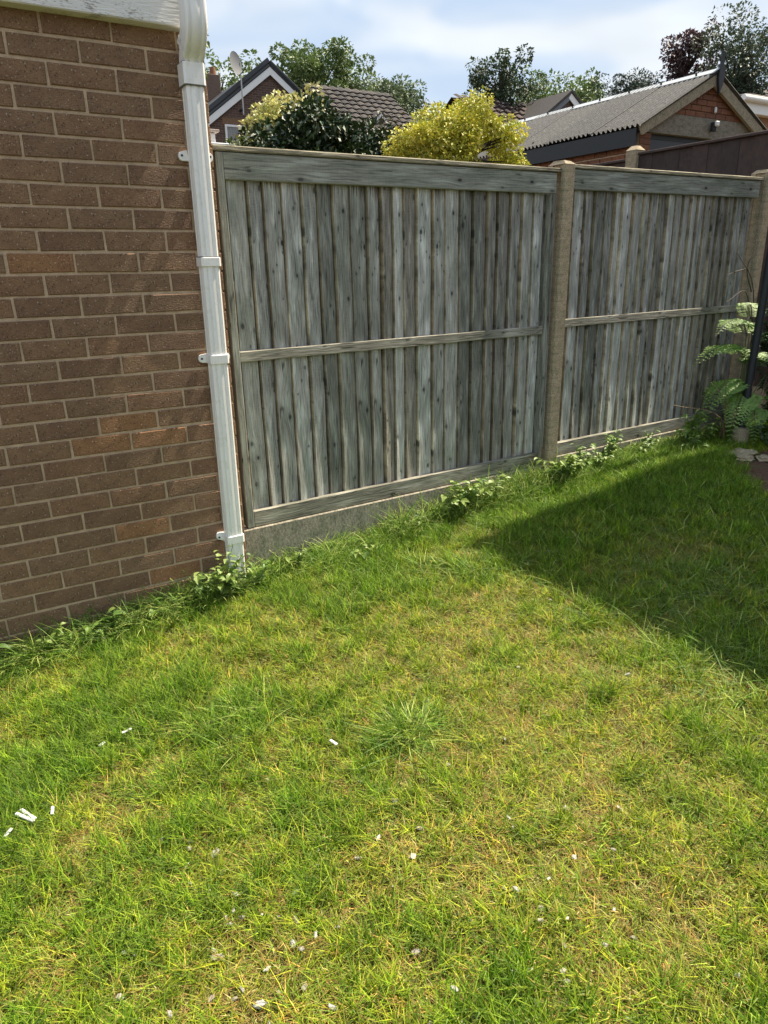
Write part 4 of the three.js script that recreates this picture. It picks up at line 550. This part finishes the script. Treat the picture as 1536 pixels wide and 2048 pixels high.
meadow('long_grass', 'long uncut grass blades along the wall and fence and in loose clumps', [1, 2, 3, 4].map(k => tuftGeo(k * 91, 6, 0.07, 0.17, 0.0024, 0.005, 0.035, 1.25, [[0.18, 0.34, 0.03], [0.24, 0.4, 0.05], [0.14, 0.29, 0.035], [0.4, 0.47, 0.12]])), 3600, r => {
  const k = r(); let x, z, h;
  if (k < 0.3) { x = rr(-2, -0.05, r); z = 0.035 + Math.abs(rr(-1, 1, r) * rr(0, 0.15, r)); h = rr(0.35, 1.15, r); } else if (k < 0.62) { x = Math.pow(r(), 0.9) * 3.6 + 0.03; z = -x * 0.026 - 0.005 + Math.abs(rr(-1, 1, r) * rr(0, 0.22, r)); h = rr(0.4, 1.5, r) * (x > 1.95 ? 0.5 : x < 0.75 ? 0.62 : 1); } else if (k < 0.86) { const c = pick(CL, r), a = r() * 6.28, q = c[2] * Math.sqrt(r()); x = c[0] + Math.cos(a) * q; z = c[1] + Math.sin(a) * q; h = rr(0.25, 0.5, r); if (r() < 0.6) return null; } else { x = rr(0.9, 3.2, r); z = rr(0.1, 1.9, r); h = rr(0.3, 0.7, r); }
  if (!onLawn(x, z) || (x < 0.02 && z < 0.03)) return null; const v = rr(0.8, 1.25, r); return { x, z, h, c: [v, v, v] };
});

/* ---------- weeds, each leaf a piece ---------- */
const leafShape = (teeth) => { const G = new Geo(), n = 6, out = []; for (let k = 0; k <= n; k++) { const t = k / n; out.push([t, 0.5 * Math.sin(Math.PI * Math.pow(t, 0.75)) * (1 + (teeth && k % 2 ? 0.22 : -0.04)) * 0.62]); } for (let k = 0; k < n; k++) { const [a, wa] = out[k], [b, wb] = out[k + 1], y = t => 0.1 * Math.sin(t * 2.6) - 0.22 * t * t; for (const s of [-1, 1]) { const q = [[0, y(a) - 0.03, a], [s * wa * 0.8, y(a) + wa * 0.22, a], [s * wb * 0.8, y(b) + wb * 0.22, b], [0, y(b) - 0.03, b]]; G.quad(s > 0 ? q.reverse() : q); } } return G.done(); };
const leafG = [leafShape(false), leafShape(true)];
const weedM = [[0.14, 0.26, 0.035], [0.18, 0.31, 0.04], [0.1, 0.2, 0.03], [0.25, 0.36, 0.06]].map(c => PHY({ c, side: THREE.DoubleSide, roughness: 0.5, transmission: 0.4, thickness: 0 }));
const stemM = MAT({ c: [0.12, 0.16, 0.05], roughness: 0.7 });
function weed(x, z, h, spread, stems, per, leaf, tone, label, seed) {
  const t = thing('weed_plant', label, 'weed', [x, groundY(x, z), z], 0, 'weeds along the wall and fence'), r = rngOf(seed), st = [];
  for (let k = 0; k < stems; k++) {
    const a = r() * 6.283, q = spread * rr(0.3, 1, r), H = h * rr(0.55, 1.05, r), tip = [Math.cos(a) * q, H, Math.sin(a) * q * 0.7 + 0.02]; if (z < 0.15) tip[2] = Math.abs(tip[2]); const P = [[rr(-.012, .012, r), -0.01, rr(-.01, .01, r)], [tip[0] * 0.35, H * 0.6, tip[2] * 0.35], tip]; st.push(tube(P, 0.0022, 0.0012, 5, 6));
    const c = new THREE.CatmullRomCurve3(P.map(p => new THREE.Vector3(...p)));
    for (let j = 0; j < per; j++) { const s = 0.25 + 0.75 * (j + 0.6) / per, p = c.getPoint(Math.min(1, s)), L = leaf * rr(0.6, 1.2, r) * (1.15 - 0.35 * s), o = part('leaf', leafG[tone & 1 ? 1 : 0], r() < 0.7 ? weedM[tone] : pick(weedM, r), t, p.x, p.y, p.z); o.scale.set(L, L, L); o.rotation.set(rr(-0.3, 0.6, r), r() * 6.283, rr(-0.35, 0.35, r), 'YXZ'); }
  }
  part('stem', mergeGeometries(st), stemM, t); return t;
}
weed(-0.15, 0.13, 0.26, 0.18, 14, 7, 0.052, 3, 'bright green leafy weed at the foot of the downpipe', 41); weed(0.0, 0.14, 0.16, 0.1, 5, 6, 0.04, 1, 'small toothed weed just right of the downpipe foot', 42); weed(-0.27, 0.1, 0.14, 0.1, 5, 5, 0.045, 0, 'leafy weed left of the downpipe foot', 43);
weed(-0.62, 0.07, 0.16, 0.1, 5, 5, 0.065, 0, 'broad leaved weed at the middle of the brick wall base', 44); weed(-0.52, 0.08, 0.09, 0.09, 5, 4, 0.075, 2, 'low dark broad leaved weed against the brick wall', 45); weed(-1.06, 0.05, 0.15, 0.06, 3, 5, 0.06, 2, 'dark weed at the left edge below the brick wall', 46); weed(-0.72, 0.1, 0.1, 0.08, 4, 5, 0.045, 1, 'small bright weed left of the broad leaved weed', 56);
weed(1.2, 0.02, 0.22, 0.3, 20, 8, 0.062, 3, 'bright yellow green weed clump against the concrete gravel board', 47); weed(1.92, 0.04, 0.22, 0.28, 18, 8, 0.058, 3, 'sunlit weed clump at the foot of the concrete post', 48); weed(2.08, 0.01, 0.2, 0.16, 8, 7, 0.055, 1, 'sunlit weed right of the concrete post foot', 57); weed(2.4, -0.05, 0.2, 0.14, 7, 7, 0.055, 1, 'toothed weed in front of the far gravel board', 49); weed(2.78, -0.05, 0.16, 0.14, 6, 6, 0.055, 0, 'shaded weed near the right end of the gravel board', 50); weed(3.05, 0.0, 0.26, 0.2, 11, 8, 0.06, 1, 'tall weed with a buttercup near the dark pole', 51); weed(3.2, 0.04, 0.22, 0.14, 7, 7, 0.055, 3, 'pale green weed left of the pole foot', 52); weed(1.68, 0.02, 0.1, 0.07, 3, 4, 0.05, 2, 'small weed left of the concrete post', 53); weed(3.85, 0.75, 0.22, 0.2, 7, 6, 0.06, 2, 'dark leafy weed at the right edge beside the soil bed', 54);
[[-0.4, 0.07, 0.12, 0.1, 5, 5, 0.045, 1, 'small toothed weed between broad leaved weed and downpipe'], [-0.85, 0.06, 0.14, 0.1, 5, 5, 0.05, 3, 'bright leafy weed near the left end of the wall'], [0.22, 0.05, 0.12, 0.1, 5, 6, 0.035, 3, 'small sunlit weed on the left part of the gravel board'], [0.5, 0.12, 0.08, 0.12, 5, 5, 0.055, 3, 'pale flat leaved weed in the grass before the gravel board'], [0.95, 0.03, 0.12, 0.12, 6, 6, 0.04, 1, 'low weed left of the bright weed clump'], [1.42, 0.01, 0.13, 0.12, 6, 6, 0.045, 0, 'low weed right of the bright weed clump'], [2.22, 0.04, 0.13, 0.12, 6, 6, 0.045, 3, 'low sunlit weed between the two far weeds'], [2.6, 0.02, 0.13, 0.13, 6, 6, 0.045, 1, 'low toothed weed before the far gravel board'], [2.92, 0.12, 0.14, 0.14, 6, 6, 0.05, 0, 'shaded low weed in front of the buttercup weed']].forEach(([a, b, c, d, e, f, g, h, l], n) => weed(a, b, c, d, e, f, g, h, l, 400 + n));
{ const f = thing('buttercup', 'single small yellow buttercup flower among the weeds by the pole', 'flower', [3.0, groundY(3, 0.05) + 0.2, 0.06]); for (let k = 0; k < 5; k++) { const o = part('petal', leafG[0], MAT({ c: [0.75, 0.55, 0.02], side: THREE.DoubleSide }), f); o.scale.setScalar(0.012); o.rotation.set(-0.6, k * 1.257, 0, 'YXZ'); } part('stem', tube([[0, 0, 0], [0.005, -0.1, 0.005], [0, -0.2, 0]], 0.001, 0.0013, 5, 5), stemM, f); }
/* ---------- corner by the pole: pole, ferns, shrub, dry stems, broken bark ---------- */
{
  const gx = 3.36, gz = 0.19, gy = groundY(gx, gz), p = thing('clothes_pole', 'dark painted metal pole standing in a concrete collar at the right', 'pole', [gx, gy, gz]);
  const tubeg = part('pole_tube', new THREE.CylinderGeometry(0.024, 0.024, 2.3, 20), M.pole, p, 0.03, 1.2, 0); tubeg.rotation.z = -0.03;
  const c = new THREE.LatheGeometry([[0, 0.13], [0.03, 0.132], [0.046, 0.122], [0.05, 0.09], [0.052, -0.05]].map(q => new THREE.Vector2(...q)), 20); part('collar', c, M.conc, p);
  const bark2 = MAT({ map: concMap, c: [1.25, 1.15, 1.0], roughness: 0.9 });
  [[3.12, 0.36, 0.11, 0.045, 0.07, 'large pale broken slab at the foot of the dark pole'], [3.05, 0.43, 0.06, 0.03, 0.05, 'pale broken piece in front of the large slab'], [2.98, 0.33, 0.055, 0.03, 0.04, 'small pale piece left of the large slab'], [3.14, 0.5, 0.07, 0.022, 0.045, 'long pale splinter lying toward the soil bed'], [3.22, 0.55, 0.05, 0.02, 0.03, 'small pale splinter at the soil bed edge']].forEach(([x, z, a, b, cc, label], n) => { const g = new THREE.IcosahedronGeometry(1, 2), P = g.attributes.position; for (let i = 0; i < P.count; i++) { const k = 1 + 0.45 * n3(P.getX(i) * 1.3 + n * 5, P.getY(i) * 1.3, P.getZ(i) * 1.3); P.setXYZ(i, P.getX(i) * k * a * .8, P.getY(i) * k * b * .6, P.getZ(i) * k * cc); } g.computeVertexNormals(); const o = solo('broken_slab', g, bark2, label, 'rubble', 'pale rubble by the pole'); o.position.set(x, groundY(x, z) + 0.022, z); o.rotation.y = n * 1.3; });
}
const frondGeo = (seed, L) => { const r = rngOf(seed), G = new Geo(), n = 26, col = () => { const t = rr(0.8, 1.2, r); return [0.17 * t, 0.31 * t, 0.05 * t]; }, at = t => new THREE.Vector3(0, L * (0.62 * t - 0.42 * t * t * t), L * (0.18 * t + 0.72 * t * t)); const d = new THREE.Vector3(), up = new THREE.Vector3();
  for (let k = 3; k < n; k++) { const t = k / n, p = at(t), w = L * 0.2 * Math.sin(Math.PI * Math.pow(t, 0.7)) + 0.008; for (const s of [-1, 1]) { d.set(s, -0.15 + rr(-0.1, 0.1, r), 0.35).normalize(); up.set(0, 1, 0.2); const m = 5; for (let j = 0; j < m; j++) { const q = p.clone().addScaledVector(d, w * j / m), e = d.clone().add(new THREE.Vector3(0, 0, (j & 1 ? 1 : -1) * 0.75)).normalize(); leafAt(G, q, e, up, w * 0.34, w * 0.15, col(), 0.1); } leafAt(G, p, d, up, w, w * 0.13, col(), 0.1); } }
  return mergeGeometries([G.done(true), (() => { const g = tube([0, 0.25, 0.5, 0.75, 1].map(t => at(t).toArray()), 0.003, 0.0008, 5, 12).toNonIndexed(); const c = new Float32Array(g.attributes.position.count * 3); for (let i = 0; i < c.length; i += 3) { c[i] = 0.1; c[i + 1] = 0.12; c[i + 2] = 0.04; } g.setAttribute('color', new THREE.BufferAttribute(c, 3)); return g; })()]); };
{
  const fg = [frondGeo(3, 0.55), frondGeo(4, 0.42)], fm = leafMat({ transmission: 0.4 });
  const f = thing('fern', 'light green fern arching out around the dark pole', 'fern', [3.55, 0.22, 0.02]);
  [[-0.02, 0.75, 0, -1.35, 0.15, 0], [-0.05, 0.62, 0.02, -1.6, 0.3, 0], [-0.08, 0.45, 0.05, -1.45, 0.65, 0], [-0.05, 0.38, 0.08, -1.15, 0.75, 0], [0.0, 0.4, 0.02, -1.75, 0.35, 1], [0.05, 0.55, 0, -0.6, 0.2, 0], [0.1, 0.5, 0.1, 0.3, 0.3, 0], [0.05, 0.7, 0, 0.9, 0.2, 1], [0.1, 0.35, 0.12, -0.1, 0.6, 1], [0.12, 0.3, 0.15, 0.7, 0.5, 0], [0.0, 0.28, 0.1, -0.9, 0.7, 1], [-0.02, 0.85, 0.02, -1.2, 0.0, 1]].forEach(([x, y, z, a, l, g]) => { const o = part('frond', fg[g], fm, f, x, y - 0.08, z); o.rotation.set(l, a, 0, 'YXZ'); });
  part('stalks', mergeGeometries([[-0.02, 0.75, 0], [-0.05, 0.62, 0.02], [-0.08, 0.45, 0.05], [-0.05, 0.38, 0.08], [0.05, 0.55, 0], [0.1, 0.5, 0.1], [0.05, 0.7, 0], [0, 0.4, 0.02], [0.1, 0.35, 0.12], [0.12, 0.3, 0.15], [0, 0.28, 0.1], [-0.02, 0.85, 0.02]].map(([x, y, z]) => tube([[x * 0.2, -0.02, z * 0.2], [x * 0.4, y * 0.5, z * 0.5], [x, y - 0.08, z]], 0.004, 0.003, 5, 6))), stemM, f);
  tree('corner_bush', 'dark leafy bush in the corner behind the pole and fern', 'shrub', [3.95, 0.2, 0.12], [3.98, 0.85, 0.14], 0.26, 0.6, 0.24, { seed: 61, n: 70, clump: 0.11, per: 60, leaf: 0.05, trunk: 0.014, every: 3, cols: DEEP.map(c => c.map(x => x * 1.2)) });
  tree('corner_ivy', 'low dark ground foliage right of the pole collar', 'shrub', [3.6, 0.2, 0.45], [3.62, 0.3, 0.45], 0.26, 0.09, 0.2, { seed: 62, n: 40, clump: 0.06, per: 50, leaf: 0.035, trunk: 0.006, every: 4, cols: DEEP });
  const dryM = MAT({ c: [0.2, 0.14, 0.085], roughness: 0.9 }); const r = rngOf(66);
  const ds = thing('dry_stems', 'dry brown stems leaning among the fern by the pole', 'dead stems', [3.4, 0.22, 0.1]); for (let k = 0; k < 11; k++) { const a = rr(-0.35, 0.5, r), b = rr(-0.5, 0.35, r); part('stem', tube([[a * 0.3, -0.02, rr(-.08, .1, r)], [a * 0.7 + rr(-.05, .05, r), 0.2, 0.05], [a + b * 0.6, rr(0.3, 0.62, r), rr(-0.03, 0.16, r)]], 0.0035, 0.0018, 5, 8), dryM, ds); }
  const tw = thing('bare_twigs', 'bare dark twigs poking out left of the pole above the fern', 'twigs', [3.6, 0.25, 0.02]); [[[0, 0.6, 0], [-0.12, 0.98, 0.02], [-0.34, 1.16, 0.03]], [[-0.05, 0.75, 0], [-0.2, 0.93, 0.03], [-0.42, 0.87, 0.06]], [[-0.1, 0.92, 0.01], [-0.2, 1.08, 0.02], [-0.1, 1.2, 0.03]], [[-0.22, 1.06, 0.02], [-0.3, 1.05, 0.02], [-0.42, 1.03, 0.04]], [[0, 0, 0], [0.02, 0.35, 0.01], [0, 0.6, 0]]].forEach(P => part('twig', tube(P, 0.005, 0.002, 5, 8), MAT({ c: [0.06, 0.05, 0.045] }), tw));
}
/* ---------- bits lying in the grass ---------- */
{
  const S = '-0.91,0.82 -0.75,1.31 -0.69,1.37 -0.70,1.39 -0.72,1.44 -0.65,1.45 -0.70,1.55 -0.65,1.60 -0.73,1.50 -0.69,1.65 -0.69,1.67 -0.66,1.67 -0.67,1.64 -0.62,1.69 -0.59,1.72 -0.53,1.68 -0.54,1.81 -0.49,1.82 -0.58,1.82 -0.59,1.80 -0.74,1.73 -0.74,1.71 -0.89,1.61 -0.74,1.84 -0.72,1.83 -0.70,1.88 -0.78,1.81 -0.94,1.69 -0.58,1.97 -0.61,1.90 -0.70,1.93 -0.44,1.29 -0.43,1.60 -0.40,1.57 -0.29,1.66 -0.45,1.64 -0.36,1.68 -0.23,1.46 -0.56,1.75 -0.91,1.59 -0.66,1.82 -0.66,1.88 -0.86,1.79 0.12,1.28 0.20,1.57 -0.00,1.56 -0.05,1.66 -0.19,1.58 0.01,1.81 -0.00,1.84 -0.19,1.70 0.15,1.87 0.26,1.95 0.15,2.03 0.06,1.99 -0.03,2.00 -0.33,1.80 -0.13,1.96 -0.11,1.98 -0.10,2.05 -0.12,2.07 0.03,2.14 -0.12,2.14 -0.05,2.19 -0.07,2.10 0.01,2.21 -0.16,2.18 -0.21,2.14 -0.24,2.12 -0.17,2.20 -0.36,2.08 -0.44,2.11 -0.13,2.32 0.11,2.38 -0.38,1.97 0.48,1.31 0.72,1.57 -0.24,1.98 -0.39,2.14 -0.25,1.76 0.79,1.21 0.88,1.04';
  const chipM = [[0.6, 0.57, 0.5], [0.7, 0.69, 0.65], [0.46, 0.42, 0.36]].map(c => MAT({ c, roughness: 0.85, bumpMap: grit, bumpScale: 0.002 }));
  const gs = [0, 1, 2, 3].map(n => { const g = new THREE.IcosahedronGeometry(1, 1), P = g.attributes.position; for (let i = 0; i < P.count; i++) { const x = P.getX(i), y = P.getY(i), z = P.getZ(i), k = 1 + 0.4 * n3(x * 1.1 + n * 9, y * 1.1, z * 1.1); P.setXYZ(i, x * k * 1.15, y * k * 0.42, z * k * (0.5 + 0.1 * n)); } g.computeVertexNormals(); return g; }), r = rngOf(71);
  const big = { 5: 'pale cream stone chip, the one nearest left of the lawn middle', 20: 'bright white stone chip low in the left half of the lawn', 25: 'largest white stone chip near the bottom edge of the lawn' };
  S.split(' ').forEach((q, n) => { const [x, z] = q.split(',').map(Number), k = big[n] ? 0.0135 : rr(0.005, 0.0092, r), o = solo('stone_chip', gs[n % 4], chipM[n % 3], big[n] ?? ['small cream white stone chip lying among the lawn grass', 'small bright white stone chip lying among the lawn grass', 'small dull greyish stone chip lying among the lawn grass'][n % 3], 'stone chip', 'white stone chips in the lawn'); o.scale.setScalar(k); o.position.set(x, groundY(x, z) + 0.019, z); o.rotation.set(rr(-.4, .4, r), r() * 6, rr(-.4, .4, r)); });
  const wp = MAT({ c: [0.8, 0.8, 0.82], roughness: 0.4 }), leg = cbox(-0.036, 0.036, 0, 0.006, -0.0048, 0.0048, 0.0015);
  const peg = thing('clothes_peg', 'white two pronged plastic clothes peg lying at the left edge of the lawn', 'clothes peg', [-1.05, groundY(-1.05, 1.01) + 0.034, 1.01], -1.05); for (const s of [-1, 1]) { const o = part('prong', leg, wp, peg, s * 0.002, 0, s * 0.006); o.rotation.y = s * 0.07; } part('spring', new THREE.TorusGeometry(0.0075, 0.0012, 6, 14), MAT({ c: [0.3, 0.32, 0.34], metalness: 0.8, roughness: 0.4 }), peg, 0.006, 0.004, 0);
  [[-0.985, 1.03, -1.75, 'loose white peg half right of the two pronged peg', 0.45], [-1.1, 1.045, 0.75, 'loose white peg half at the very left edge of the lawn', 0.42], [-0.22, 1.28, -1.3, 'short white plastic sliver in the middle of the lawn', 0.42], [-0.73, 0.81, 0.1, 'thin pale plastic sliver in the grass below the wall', 0.45], [-0.81, 0.82, 0.5, 'tiny pale plastic sliver left of the thin one', 0.3]].forEach(([x, z, a, label, k]) => { const o = solo('plastic_sliver', leg, wp, label, 'litter', 'white plastic slivers'); o.scale.set(k, 0.8, 0.9); o.position.set(x, groundY(x, z) + 0.031, z); o.rotation.set(0.1, a, 0.06); });
}

renderer.render(scene, camera);
